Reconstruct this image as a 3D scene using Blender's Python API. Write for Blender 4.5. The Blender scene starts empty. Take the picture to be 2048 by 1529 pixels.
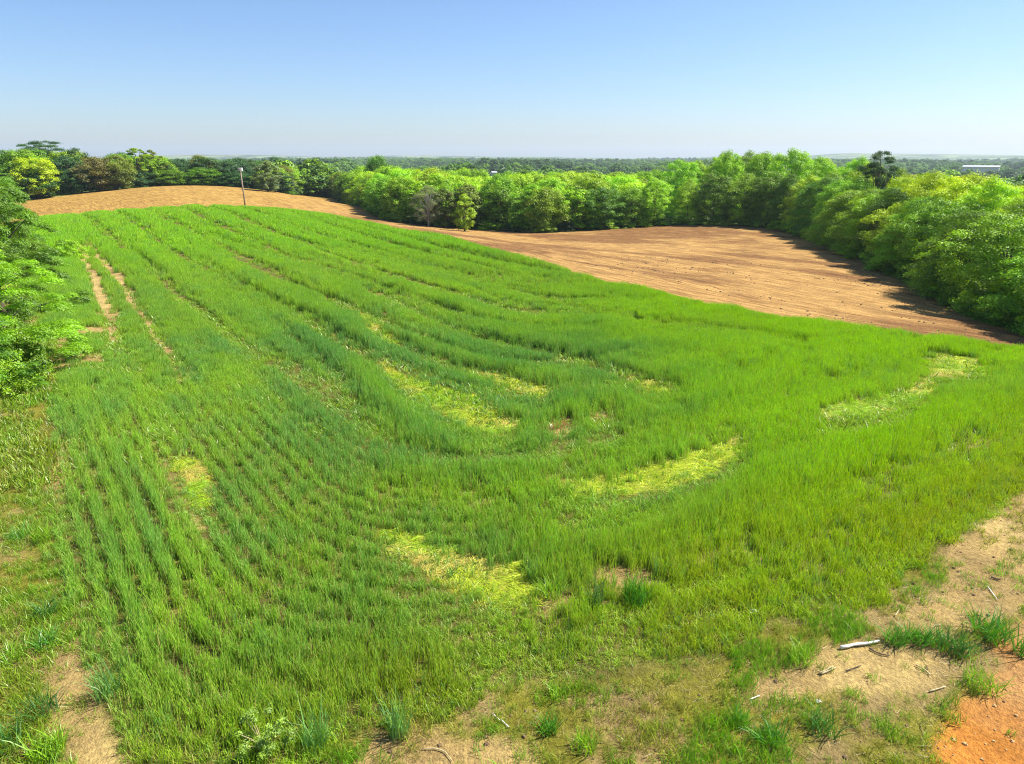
import bpy, math, numpy as np
from mathutils import Vector
rng = np.random.default_rng(11)
S = bpy.context.scene
COL = S.collection
# ---------------------------------------------------------------- camera, sky, sun, exposure
FPX, CX, CY, CAMH, HORIZON = 1359.0, 1024.0, 764.5, 9.0, 311.0
PITCH = math.atan((CY - HORIZON) / FPX)
cam = bpy.data.cameras.new("camera"); camo = bpy.data.objects.new("camera", cam); COL.objects.link(camo)
camo.location = (0, 0, CAMH); camo.rotation_euler = (math.pi / 2 - PITCH, 0, 0)
cam.sensor_width = 36; cam.lens = 36 * FPX / 2048; cam.clip_start = 0.1; cam.clip_end = 20000
S.camera = camo
SUN_EL, SUN_AZ = math.radians(53), math.radians(75)      # azimuth clockwise from +Y (the view direction)
w = bpy.data.worlds.new("World"); S.world = w; w.use_nodes = True
nt = w.node_tree; bg = nt.nodes["Background"]
sky = nt.nodes.new("ShaderNodeTexSky"); sky.sky_type = 'NISHITA'; sky.sun_disc = False
sky.sun_elevation = SUN_EL; sky.sun_rotation = SUN_AZ
sky.altitude = 200; sky.air_density = 1.0; sky.dust_density = 0.8; sky.ozone_density = 10.0
wb = nt.nodes.new("ShaderNodeMix"); wb.data_type = 'RGBA'; wb.blend_type = 'MULTIPLY'; wb.inputs[0].default_value = 1.0; wb.inputs[7].default_value = (.92, .84, .80, 1)   # white balance
nt.links.new(sky.outputs[0], wb.inputs[6]); nt.links.new(wb.outputs[2], bg.inputs[0])
bg.inputs[1].default_value = 0.09
sl = bpy.data.lights.new("sun", 'SUN'); slo = bpy.data.objects.new("sun", sl); COL.objects.link(slo)
sl.energy = 4.2; sl.angle = math.radians(0.5); sl.color = (1.0, 0.95, 0.86)
sdir = Vector((math.sin(SUN_AZ) * math.cos(SUN_EL), math.cos(SUN_AZ) * math.cos(SUN_EL), math.sin(SUN_EL)))
slo.rotation_euler = sdir.to_track_quat('Z', 'Y').to_euler(); slo.location = (60, 40, 90)
S.view_settings.view_transform = 'Standard'; S.view_settings.look = 'None'
S.view_settings.exposure = 1.26; S.view_settings.gamma = 1.0; S.view_settings.use_curve_mapping = False
S.cycles.max_bounces = 6; S.cycles.diffuse_bounces = 2; S.cycles.glossy_bounces = 1
S.cycles.transmission_bounces = 3; S.cycles.transparent_max_bounces = 8; S.cycles.volume_bounces = 0
S.cycles.use_denoising = True; S.cycles.denoiser = 'OPENIMAGEDENOISE'; S.cycles.denoising_input_passes = 'RGB_ALBEDO_NORMAL'; S.cycles.denoising_prefilter = 'NONE'; S.cycles.filter_width = 1.1
# ---------------------------------------------------------------- numeric helpers
_P = np.random.default_rng(5).random((256, 256))
def vnoise(x, y, sd=0):
    x = np.asarray(x, float) + sd * 17.31; y = np.asarray(y, float) + sd * 9.77
    xi = np.floor(x).astype(int); yi = np.floor(y).astype(int); fx = x - xi; fy = y - yi
    fx = fx * fx * (3 - 2 * fx); fy = fy * fy * (3 - 2 * fy)
    a = _P[xi & 255, yi & 255]; b = _P[(xi + 1) & 255, yi & 255]; c = _P[xi & 255, (yi + 1) & 255]; d = _P[(xi + 1) & 255, (yi + 1) & 255]
    return (a * (1 - fx) + b * fx) * (1 - fy) + (c * (1 - fx) + d * fx) * fy
def fbm(x, y, sd=0, o=4):
    r = 0; a = 0.5; t = 0
    for k in range(o):
        r = r + a * vnoise(x * 2 ** k, y * 2 ** k, sd + k * 3); t += a; a *= 0.55
    return r / t
def sstep(a, b, x):
    t = np.clip((x - a) / (b - a), 0, 1); return t * t * (3 - 2 * t)
def lerp(a, b, t): return a + (b - a) * t
def ray(px, py):
    dx = (px - CX) / FPX; dy = -(py - CY) / FPX
    return dx, math.cos(PITCH) + dy * math.sin(PITCH), -math.sin(PITCH) + dy * math.cos(PITCH)
def onplane(px, py, z=0.0):
    X, Y, Z = ray(px, py); t = (z - CAMH) / Z
    return (X * t, Y * t)
def at_dist(px, D, py=400):
    X, Y, Z = ray(px, py); k = D / math.hypot(X, Y)
    return (X * k, Y * k)
def zline(px, py, D):                       # height that the sight line through a pixel has at distance D
    X, Y, Z = ray(px, py); return CAMH + Z * D / math.hypot(X, Y)
def project(x, y, z):
    dz = z - CAMH; f = y * math.cos(PITCH) - dz * math.sin(PITCH); u = y * math.sin(PITCH) + dz * math.cos(PITCH)
    f = np.where(f < 0.1, 0.1, f)
    return CX + FPX * x / f, CY - FPX * u / f
# ---------------------------------------------------------------- terrain heights: thin-plate spline through surveyed points
C = []
for px, py, z in [(-400, 1529, 0), (200, 1700, 0), (1024, 1529, 0), (2048, 1529, 0), (2500, 1500, 0), (0, 1000, 0), (1024, 1000, 0), (2048, 1000, 0), (-500, 900, 0.1),
                  (500, 700, 0), (1024, 700, 0), (1500, 700, -0.05), (2048, 730, -0.1), (2500, 800, -0.2), (200, 600, 0.1), (600, 560, 0.3), (1000, 560, 0.1), (-300, 640, 0.3),
                  (150, 480, 0.9), (400, 450, 1.5), (250, 427, 1.8), (400, 416, 2.0), (600, 430, 1.4), (750, 450, 0.4), (100, 441, 1.5), (-100, 470, 1.4),
                  (900, 472, -0.4), (1200, 551, -0.3), (1500, 613, -0.25), (1800, 658, -0.3), (2048, 684, -0.35),
                  (740, 437, -2.6), (880, 458, -3.2), (1080, 464, -3.5), (1350, 448, -2.6), (1560, 458, -2.2), (1700, 512, -1.6), (1850, 584, -1.1), (2000, 643, -1.0),
                  (1400, 540, -0.9), (1200, 500, -1.7), (1000, 482, -2.3), (1650, 560, -0.9), (2300, 720, -1.0)]:
    x, y = onplane(px, py, z); C.append((x, y, z))
for px, D, z in [(400, 122, 0.1), (400, 138, -0.3), (100, 140, -1.4), (250, 138, -0.6), (620, 135, -1.4), (380, 172, 1.6), (380, 188, 2.0), (380, 205, 1.2), (200, 185, 0.9), (60, 180, -0.4),
                 (-200, 180, -1), (560, 180, 0.4), (560, 200, -0.6), (640, 172, -1.1), (300, 240, -1.5), (600, 240, -3), (-200, 240, -2),
                 (700, 190, -4), (900, 180, -5), (1100, 180, -5.5), (1400, 180, -5), (1700, 150, -4), (2000, 110, -3.2), (2200, 80, -2), (2000, 180, -5.5),
                 (1000, 250, -7), (1500, 250, -7), (2100, 250, -7), (500, 280, -4), (100, 280, -3)]:
    x, y = at_dist(px, D); C.append((x, y, z))
C = np.array(C)
def _U(r2): return 0.5 * r2 * np.log(r2 + 1e-9)
_n = len(C); _K = _U(((C[:, None, :2] - C[None, :, :2]) ** 2).sum(-1)) + np.eye(_n) * 6.0
_Q = np.c_[np.ones(_n), C[:, :2]]
_A = np.block([[_K, _Q], [_Q.T, np.zeros((3, 3))]])
_W = np.linalg.solve(_A, np.r_[C[:, 2], 0, 0, 0])
def height(x, y):
    x = np.atleast_1d(np.asarray(x, float)); y = np.atleast_1d(np.asarray(y, float)); sh = x.shape; x = x.ravel(); y = y.ravel()
    D = np.hypot(x, y); z = np.zeros_like(x); m = D < 300
    xs, ys = x[m], y[m]; r = _W[_n] + _W[_n + 1] * xs + _W[_n + 2] * ys
    for i in range(_n): r = r + _W[i] * _U((xs - C[i, 0]) ** 2 + (ys - C[i, 1]) ** 2)
    z[m] = np.clip(r, -12, 4) + 0.10 * (fbm(xs / 7, ys / 7, 2, 3) - .5) + 0.07 * (fbm(xs / 1.3, ys / 1.3, 4, 2) - .5)
    az = np.arctan2(x, y)
    far = -13 - 4 * sstep(500, 1100, D) - 10 * sstep(1500, 3200, D) + 4 * (fbm(x / 260, y / 260, 7, 3) - .5)
    far = far + 7.0 * np.exp(-((D - 1500) / 260) ** 2) * (0.3 + 1.1 * fbm(az * 9, 0 * az + 3, 3, 3))
    far = far + 9.0 * np.exp(-((D - 780) / 110) ** 2) * sstep(.35, .65, fbm(az * 8, 0 * az + 11, 13, 3)) + 7.0 * np.exp(-((D - 480) / 70) ** 2) * sstep(.4, .65, fbm(az * 9, 0 * az + 15, 14, 3))
    far = far + 18 * np.exp(-((D - 2900) / 500) ** 2) * (0.10 + 0.9 * fbm(az * 10, 0 * az + 8, 5, 3))
    far = far + 66 * np.exp(-((D - 5200) / 800) ** 2) * (0.12 + 0.9 * fbm(az * 7, 0 * az + 5, 9, 4)) * (0.72 + 0.4 * sstep(0.1, 0.5, az))
    return lerp(z, far, sstep(215, 300, D)).reshape(sh)
def hgt(x, y): return float(height(x, y)[0])
_T = np.r_[np.arange(6, 60, .15), np.arange(60, 260, .4)]
def ground(px, py):                          # where the sight line through a pixel first meets the terrain
    X, Y, Z = ray(px, py); k = _T / math.hypot(X, Y); zz = CAMH + Z * k
    h = height(X * k, Y * k); i = int(np.argmax(zz < h)) if (zz < h).any() else len(_T) - 1
    return (X * k[i], Y * k[i])
def GP(l, z=None): return np.array([ground(*q) if z is None else onplane(q[0], q[1], z) for q in l])
def sdf(P, V):                               # signed distance to a polygon, negative inside
    x, y = P[:, 0], P[:, 1]; d = np.full(len(P), 1e9); ins = np.zeros(len(P), bool); n = len(V)
    for i in range(n):
        ax, ay = V[i]; bx, by = V[(i + 1) % n]; ex, ey = bx - ax, by - ay
        t = np.clip(((x - ax) * ex + (y - ay) * ey) / (ex * ex + ey * ey + 1e-12), 0, 1)
        d = np.minimum(d, (x - ax - t * ex) ** 2 + (y - ay - t * ey) ** 2)
        c = (ay > y) != (by > y)
        ins ^= c & (x < ex * (y - ay) / (ey if abs(ey) > 1e-12 else 1e-12) + ax)
    d = np.sqrt(d); return np.where(ins, -d, d)
def pline(P, V):
    x, y = P[:, 0], P[:, 1]; d = np.full(len(P), 1e9)
    for i in range(len(V) - 1):
        ax, ay = V[i]; ex, ey = V[i + 1][0] - ax, V[i + 1][1] - ay
        t = np.clip(((x - ax) * ex + (y - ay) * ey) / (ex * ex + ey * ey + 1e-12), 0, 1)
        d = np.minimum(d, (x - ax - t * ex) ** 2 + (y - ay - t * ey) ** 2)
    return np.sqrt(d)
def rowcoord(x, y):                          # drill rows: parallel to the left edge, turning at the headland along the near edge
    a = 0.8 * x + 0.6 * y; b = -0.5 * x + 0.866 * y - 7.5; k = 5.0
    h = np.clip(0.5 + 0.5 * (b - a) / k, 0, 1)
    return a * h + b * (1 - h) - k * h * (1 - h), b - a, a, b
# ---------------------------------------------------------------- plan of the field (world polygons)
WHEAT = np.array([onplane(235, 1560)] + [onplane(*q) for q in [(150, 1300), (120, 1150), (105, 1000), (102, 900), (112, 800), (114, 735)]] + [(-26, 36.5), (-46, 63), at_dist(70, 112), at_dist(100, 116), at_dist(250, 111), at_dist(400, 108), at_dist(600, 112)]
                 + [onplane(q[0], q[1], z) for q, z in [((700, 439), .9), ((750, 447), .8), ((900, 471), .3), ((1040, 506), .3), ((1200, 549), .4), ((1500, 611), .4), ((1800, 656), .3), ((2048, 681), .3), ((2400, 720), .2)]]
                 + [onplane(*q) for q in [(2400, 830), (2048, 985), (1918, 1095), (1805, 1132), (1729, 1212), (1615, 1238), (1513, 1262), (1456, 1308), (1350, 1332), (1214, 1354), (1111, 1377), (1008, 1367), (905, 1416), (823, 1437), (700, 1467), (640, 1560)]])
TL_PX = [(640, 393), (720, 414), (765, 440), (860, 453), (960, 459), (1080, 466), (1200, 460), (1350, 450), (1480, 453), (1560, 461), (1640, 488), (1700, 515), (1780, 553), (1850, 590), (1950, 634), (2048, 670), (2300, 745)]
TL_FAR = [at_dist(-150, 178), at_dist(60, 185), at_dist(200, 191), at_dist(380, 200), at_dist(480, 197), at_dist(560, 190)]
TL = np.array(TL_FAR + [ground(*q) for q in TL_PX])
BROWN = np.array(list(TL) + [onplane(2300, 720), onplane(1500, 640), (-10, 60), (-40, 80), at_dist(-100, 100), at_dist(-250, 120)])
LODGED = [GP(v) for v in [
    [(770, 1065), (823, 1073), (897, 1106), (955, 1130), (1050, 1139), (1062, 1167), (1054, 1200), (988, 1210), (930, 1192), (897, 1167), (836, 1134), (782, 1100)],
    [(1111, 966), (1226, 962), (1309, 933), (1400, 903), (1484, 882), (1478, 908), (1400, 950), (1317, 978), (1235, 990), (1152, 992)],
    [(766, 728), (811, 761), (850, 769), (912, 784), (975, 804), (1030, 839), (1045, 858), (991, 870), (936, 855), (873, 818), (819, 790), (780, 755)],
    [(705, 620), (733, 632), (764, 659), (806, 683), (770, 692), (744, 665)],
    [(936, 738), (991, 757), (1092, 780), (1086, 796), (1010, 780)],
    [(1850, 708), (1900, 714), (1950, 721), (1985, 738), (1960, 754), (1900, 760), (1860, 752)],
    [(1658, 814), (1740, 797), (1800, 777), (1850, 754), (1866, 752), (1868, 770), (1850, 790), (1800, 816), (1730, 834), (1650, 834)],
    [(360, 918), (397, 925), (410, 975), (422, 1012), (402, 1022), (378, 975)],
    [(1270, 758), (1330, 782), (1322, 792), (1262, 768)]]]
DIRT = [GP(v) for v in [
    [(1198, 1143), (1235, 1139), (1296, 1147), (1308, 1167), (1250, 1208), (1202, 1200)],
    [(1050, 1170), (1080, 1175), (1120, 1215), (1100, 1230), (1060, 1205)],
    [(1340, 1133), (1480, 1104), (1490, 1116), (1345, 1148)],
    [(1100, 848), (1140, 838), (1145, 862), (1112, 872)],
    [(1178, 822), (1240, 830), (1225, 848), (1180, 842)],
    [(124, 653), (238, 654), (238, 668), (128, 672)], [(112, 668), (142, 668), (140, 735), (112, 740)], [(140, 708), (214, 710), (212, 730), (140, 730)], [(212, 622), (236, 625), (238, 690), (215, 690)],
    [(2060, 985), (2300, 980), (2300, 1230), (2048, 1215), (1937, 1272), (1805, 1242), (1823, 1205), (1892, 1170), (1918, 1080)],
    [(1630, 1314), (1744, 1276), (1854, 1302), (1888, 1329), (1880, 1386), (1804, 1393), (1680, 1389), (1615, 1400), (1513, 1397), (1509, 1374), (1573, 1351), (1615, 1321)],
    [(110, 1300), (150, 1290), (205, 1420), (250, 1560), (160, 1560), (105, 1420)],
    [(740, 1490), (840, 1475), (960, 1500), (1060, 1515), (1080, 1570), (700, 1570)],
    [(395, 672), (402, 690), (392, 692)]]]
ORANGE = GP([(2400, 1210), (2048, 1250), (1966, 1291), (1990, 1329), (1952, 1363), (1960, 1400), (1912, 1410), (1908, 1454), (1880, 1510), (1872, 1580), (1800, 1900), (2500, 1900)])
TRACKS = [(GP([(158, 493), (187, 554), (205, 590), (222, 637)]), .40), (GP([(176, 479), (201, 518), (248, 572), (266, 605), (288, 630), (309, 673)]), .30),
          (GP([(338, 702), (363, 763)]), .2), (GP([(309, 673), (338, 702)]), .2), (GP([(300, 880), (350, 960), (395, 1060)]), -.02), (GP([(1700, 975), (1850, 930), (2010, 872)]), -.06), (GP([(1555, 856), (1640, 843), (1720, 822)]), .1),
          (GP([(117, 900), (114, 1000)]), .05)]
GAPS = [(GP(v), wd, dp) for v, wd, dp in [
    ([(475, 515), (520, 540), (560, 560)], .7, .9), ([(735, 582), (790, 604), (850, 637), (900, 657), (960, 682), (1050, 702), (1150, 724), (1220, 744), (1300, 770), (1345, 782)], .6, .9),
    ([(660, 602), (700, 625)], .6, .9), ([(790, 690), (830, 708), (900, 738), (1000, 760), (1090, 790)], .55, .9), ([(555, 652), (600, 692), (660, 742), (700, 787)], .45, .7),
    ([(1030, 581), (1108, 603), (1178, 626), (1240, 634), (1284, 646), (1366, 654), (1500, 670), (1600, 692)], .6, .75), ([(842, 579), (924, 591), (983, 618), (1069, 634)], .6, .7),
    ([(620, 512), (720, 547), (850, 572)], .7, .6), ([(300, 480), (400, 530), (480, 590), (560, 660)], .5, .45), ([(330, 560), (420, 640), (500, 730), (560, 800)], .4, .4), ([(420, 470), (560, 520), (680, 560)], .7, .5),
    ([(700, 500), (900, 545), (1100, 580), (1300, 612)], .6, .45), ([(1250, 700), (1400, 725), (1500, 735)], .4, .4), ([(600, 860), (700, 900), (800, 930)], .3, .35), ([(1060, 850), (1130, 890), (1230, 880)], .5, .5)]]
BEYOND_B = 7.5
def plan(x, y):
    """fields at world points: wheat signed distance etc.  All arrays."""
    P = np.c_[x, y]; D = np.hypot(x, y); o = {}
    o['D'] = D; o['d'], o['s'], o['a'], o['b'] = rowcoord(x, y)
    o['wheat'] = np.full(len(x), 50.); o['brown'] = np.full(len(x), 50.)
    m = D < 330; o['brown'][m] = sdf(P[m], BROWN)
    m = D < 135; o['wheat'][m] = sdf(P[m], WHEAT)
    for nm, polys in (('lodged', LODGED), ('dirt', DIRT)):
        o[nm] = np.full(len(x), 50.); m = D < 62
        for v in polys: o[nm][m] = np.minimum(o[nm][m], sdf(P[m], v))
    o['orange'] = np.full(len(x), 50.); m = D < 45; o['orange'][m] = sdf(P[m], ORANGE)
    o['track'] = np.full(len(x), 50.); m = D < 95
    for v, wd in TRACKS: o['track'][m] = np.minimum(o['track'][m], pline(P[m], v) - wd)
    o['gap'] = np.zeros(len(x))
    for v, wd, dp in GAPS: o['gap'][m] = np.maximum(o['gap'][m], dp * (1 - sstep(wd * .6, wd * 1.3, pline(P[m], v) + .35 * (vnoise(x[m] * 1.7, y[m] * 1.7, 6) - .5))))
    return o
# ---------------------------------------------------------------- object helpers
def tag(o, label=None, cat=None, group=None, kind=None):
    for k, v in (('label', label), ('category', cat), ('group', group), ('kind', kind)):
        if v: o[k] = v
    return o
def link(name, mesh, mat=None, parent=None):
    o = bpy.data.objects.new(name, mesh); COL.objects.link(o)
    if mat and not mesh.materials: mesh.materials.append(mat)
    if parent: o.parent = parent
    return o
def empty(name, loc, rz=0):
    o = bpy.data.objects.new(name, None); COL.objects.link(o); o.location = loc; o.rotation_euler = (0, 0, rz); o.empty_display_size = .3
    return o
def fastmesh(name, V, F, attrs=None, smooth=False):
    V = np.asarray(V, np.float32); F = np.asarray(F, np.int32); k = F.shape[1]
    me = bpy.data.meshes.new(name); me.vertices.add(len(V)); me.vertices.foreach_set('co', V.ravel())
    me.loops.add(F.size); me.loops.foreach_set('vertex_index', F.ravel()); me.polygons.add(len(F))
    me.polygons.foreach_set('loop_start', np.arange(0, F.size, k, dtype=np.int32))
    for nm, (ty, arr) in (attrs or {}).items():
        a = me.attributes.new(nm, ty, 'POINT'); a.data.foreach_set({'FLOAT': 'value', 'FLOAT_COLOR': 'color', 'FLOAT_VECTOR': 'vector', 'INT': 'value'}[ty], np.ascontiguousarray(arr).ravel())
    me.update(calc_edges=True)
    me.polygons.foreach_set('use_smooth', np.full(len(F), smooth))
    return me
class MB:                                     # collects simple solids into one mesh
    def __init__(s): s.V = []; s.F = []
    def tube(s, pts, rad, n=8, cap=True):
        pts = [Vector(p) for p in pts]; b = len(s.V)
        for i, p in enumerate(pts):
            t = (pts[min(i + 1, len(pts) - 1)] - pts[max(i - 1, 0)]).normalized()
            u = t.cross(Vector((0, 0, 1)) if abs(t.z) < .95 else Vector((1, 0, 0))).normalized(); v = t.cross(u)
            r = rad[i] if hasattr(rad, '__len__') else rad
            for k in range(n):
                a = 2 * math.pi * k / n; s.V.append(p + u * math.cos(a) * r + v * math.sin(a) * r)
        for i in range(len(pts) - 1):
            for k in range(n):
                s.F.append((b + i * n + k, b + i * n + (k + 1) % n, b + (i + 1) * n + (k + 1) % n, b + (i + 1) * n + k))
        if cap: s.F.append(tuple(b + k for k in range(n))[::-1]); s.F.append(tuple(b + (len(pts) - 1) * n + k for k in range(n)))
        return s
    def box(s, c, d, rz=0, tilt=0):
        b = len(s.V); cz, sz = math.cos(rz), math.sin(rz)
        for dx in (-.5, .5):
            for dy in (-.5, .5):
                for dz in (-.5, .5):
                    X, Y = dx * d[0], dy * d[1]; s.V.append(Vector((c[0] + X * cz - Y * sz, c[1] + X * sz + Y * cz, c[2] + dz * d[2])))
        for f in ((0, 1, 3, 2), (4, 6, 7, 5), (0, 4, 5, 1), (2, 3, 7, 6), (0, 2, 6, 4), (1, 5, 7, 3)): s.F.append(tuple(b + i for i in f))
        return s
    def poly(s, V, F):
        b = len(s.V); s.V += [Vector(v) for v in V]; s.F += [tuple(b + i for i in f) for f in F]; return s
    def mesh(s, name, smooth=False):
        me = bpy.data.meshes.new(name); me.from_pydata([tuple(v) for v in s.V], [], s.F); me.update()
        if smooth: me.polygons.foreach_set('use_smooth', np.full(len(me.polygons), True))
        return me
    def build(s, name, mat, parent=None, smooth=False): return link(name, s.mesh(name, smooth), mat, parent)
# ---------------------------------------------------------------- materials
def newmat(name):
    m = bpy.data.materials.new(name); m.use_nodes = True; n = m.node_tree; n.nodes.clear()
    out = n.nodes.new('ShaderNodeOutputMaterial'); return m, n, out
def N(n, t, **kw):
    nd = n.nodes.new(t)
    for k, v in kw.items():
        if k in nd.inputs.keys() if isinstance(k, str) else False: nd.inputs[k].default_value = v
        else: setattr(nd, k, v)
    return nd
def mix(n, a, b, f, bt='MIX'):
    m = n.nodes.new('ShaderNodeMix'); m.data_type = 'RGBA'; m.blend_type = bt
    for sock, v in ((m.inputs[6], a), (m.inputs[7], b), (m.inputs[0], f)):
        if hasattr(v, 'is_output') or isinstance(v, bpy.types.NodeSocket): n.links.new(v, sock)
        else: sock.default_value = (*v, 1) if isinstance(v, tuple) and len(v) == 3 else v
    return m.outputs[2]
def mathn(n, op, a, b=None, clamp=False):
    m = n.nodes.new('ShaderNodeMath'); m.operation = op; m.use_clamp = clamp
    for i, v in enumerate((a, b)):
        if v is None: continue
        if isinstance(v, bpy.types.NodeSocket): n.links.new(v, m.inputs[i])
        else: m.inputs[i].default_value = v
    return m.outputs[0]
def ramp(n, v, lo, hi):
    m = n.nodes.new('ShaderNodeMapRange'); n.links.new(v, m.inputs[0]); m.inputs[1].default_value = lo; m.inputs[2].default_value = hi; return m.outputs[0]
def attr(n, name, ty='GEOMETRY'):
    a = n.nodes.new('ShaderNodeAttribute'); a.attribute_name = name; a.attribute_type = ty; return a
def leafshade(n, out, col, trans=0.4, gloss=0.05, rough=0.45, tcol=(1.15, 1.1, 0.5)):
    d = n.nodes.new('ShaderNodeBsdfDiffuse'); t = n.nodes.new('ShaderNodeBsdfTranslucent'); g = n.nodes.new('ShaderNodeBsdfGlossy'); g.inputs['Roughness'].default_value = rough
    n.links.new(col, d.inputs[0]); tc = mix(n, col, tcol, 1.0, 'MULTIPLY'); n.links.new(tc, t.inputs[0])
    m = n.nodes.new('ShaderNodeMixShader'); m.inputs[0].default_value = trans; n.links.new(d.outputs[0], m.inputs[1]); n.links.new(t.outputs[0], m.inputs[2])
    m2 = n.nodes.new('ShaderNodeMixShader'); m2.inputs[0].default_value = gloss; n.links.new(m.outputs[0], m2.inputs[1]); n.links.new(g.outputs[0], m2.inputs[2])
    n.links.new(m2.outputs[0], out.inputs[0])
def blade_mat(name, dry=(0.30, 0.22, 0.08), dryamt=0.5, trans=.4, gloss=.05):
    m, n, out = newmat(name); tint = attr(n, 'tint', 'INSTANCER').outputs['Color']; h = attr(n, 'hgt').outputs['Fac']; r = attr(n, 'rnd').outputs['Fac']
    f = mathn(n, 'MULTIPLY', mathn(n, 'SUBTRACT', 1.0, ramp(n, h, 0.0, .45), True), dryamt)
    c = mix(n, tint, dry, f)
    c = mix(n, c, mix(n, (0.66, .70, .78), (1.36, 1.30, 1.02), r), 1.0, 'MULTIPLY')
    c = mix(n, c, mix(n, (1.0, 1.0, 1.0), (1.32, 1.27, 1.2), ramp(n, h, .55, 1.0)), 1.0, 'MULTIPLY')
    fd = mathn(n, 'GREATER_THAN', r, .885); c = mix(n, c, (0.42, 0.34, 0.12), mathn(n, 'MULTIPLY', fd, .7))
    leafshade(n, out, c, trans, gloss); return m
def leaf_mat(name, inst=False):
    m, n, out = newmat(name)
    base = attr(n, 'tint', 'INSTANCER').outputs['Color'] if inst else n.nodes.new('ShaderNodeObjectInfo').outputs['Color']
    r = attr(n, 'rnd').outputs['Fac']; c2 = attr(n, 'clump').outputs['Fac']
    c = mix(n, base, mix(n, (.72, .76, .9), (1.24, 1.24, .8), r), 1.0, 'MULTIPLY')
    c = mix(n, c, mix(n, (.78, .82, 1.0), (1.18, 1.2, .8), c2), 1.0, 'MULTIPLY')
    leafshade(n, out, c, .35, .04, .5, (1.25, 1.15, .4)); return m
def simple(name, col, var=.25, scale=8, rough=.85, stretch=(1, 1, 1), bump=.2):
    m, n, out = newmat(name); tc = n.nodes.new('ShaderNodeTexCoord'); mp = n.nodes.new('ShaderNodeMapping'); mp.inputs['Scale'].default_value = stretch
    n.links.new(tc.outputs['Object'], mp.inputs[0]); nz = n.nodes.new('ShaderNodeTexNoise'); nz.inputs['Scale'].default_value = scale; nz.inputs['Detail'].default_value = 6; n.links.new(mp.outputs[0], nz.inputs[0])
    c = mix(n, tuple(v * (1 - var) for v in col), tuple(min(1, v * (1 + var)) for v in col), ramp(n, nz.outputs[0], .3, .7))
    p = n.nodes.new('ShaderNodeBsdfPrincipled'); n.links.new(c, p.inputs['Base Color']); p.inputs['Roughness'].default_value = rough
    b = n.nodes.new('ShaderNodeBump'); b.inputs['Strength'].default_value = bump; n.links.new(nz.outputs[0], b.inputs['Height']); n.links.new(b.outputs[0], p.inputs['Normal'])
    n.links.new(p.outputs[0], out.inputs[0]); return m
M = dict(bark=simple('bark', (.14, .10, .07), .4, 6, .95, (4, 4, 1), .6), greybark=simple('grey bark', (.34, .33, .29), .3, 6, .95, (4, 4, 1), .4),
         leaf=leaf_mat('leaf'), farleaf=leaf_mat('distant leaf', True), wheat=blade_mat('wheat blade', dryamt=.35, trans=.28, gloss=.03), lodged=blade_mat('lodged blade', (.45, .36, .12), .3, .35, .03),
         grass=blade_mat('grass blade', (.3, .24, .08), .3), straw=blade_mat('straw stem', (.5, .4, .2), 0, .1),
         pole=simple('weathered pole', (.27, .21, .15), .25, 10, .9, (6, 6, .6)), white=simple('white paint', (.8, .8, .77), .06, 3, .5, (1, 1, 1), .02), metal=simple('grey housing', (.42, .42, .42), .1, 6, .5),
         stick=simple('bleached stick', (.78, .74, .64), .12, 9, .8, (1, 1, 1)), wood=simple('dry wood', (.52, .40, .22), .3, 12, .9), darkwood=simple('dark wood', (.12, .08, .05), .3, 12, .9),
         roof=simple('pale roof', (.36, .37, .37), .08, 2, .6), wall=simple('pale wall', (.50, .49, .46), .06, 2, .8), glass=simple('dark window', (.06, .08, .10), .1, 3, .2), rag=simple('pale scrap', (.72, .72, .68), .12, 14, .7))
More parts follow.
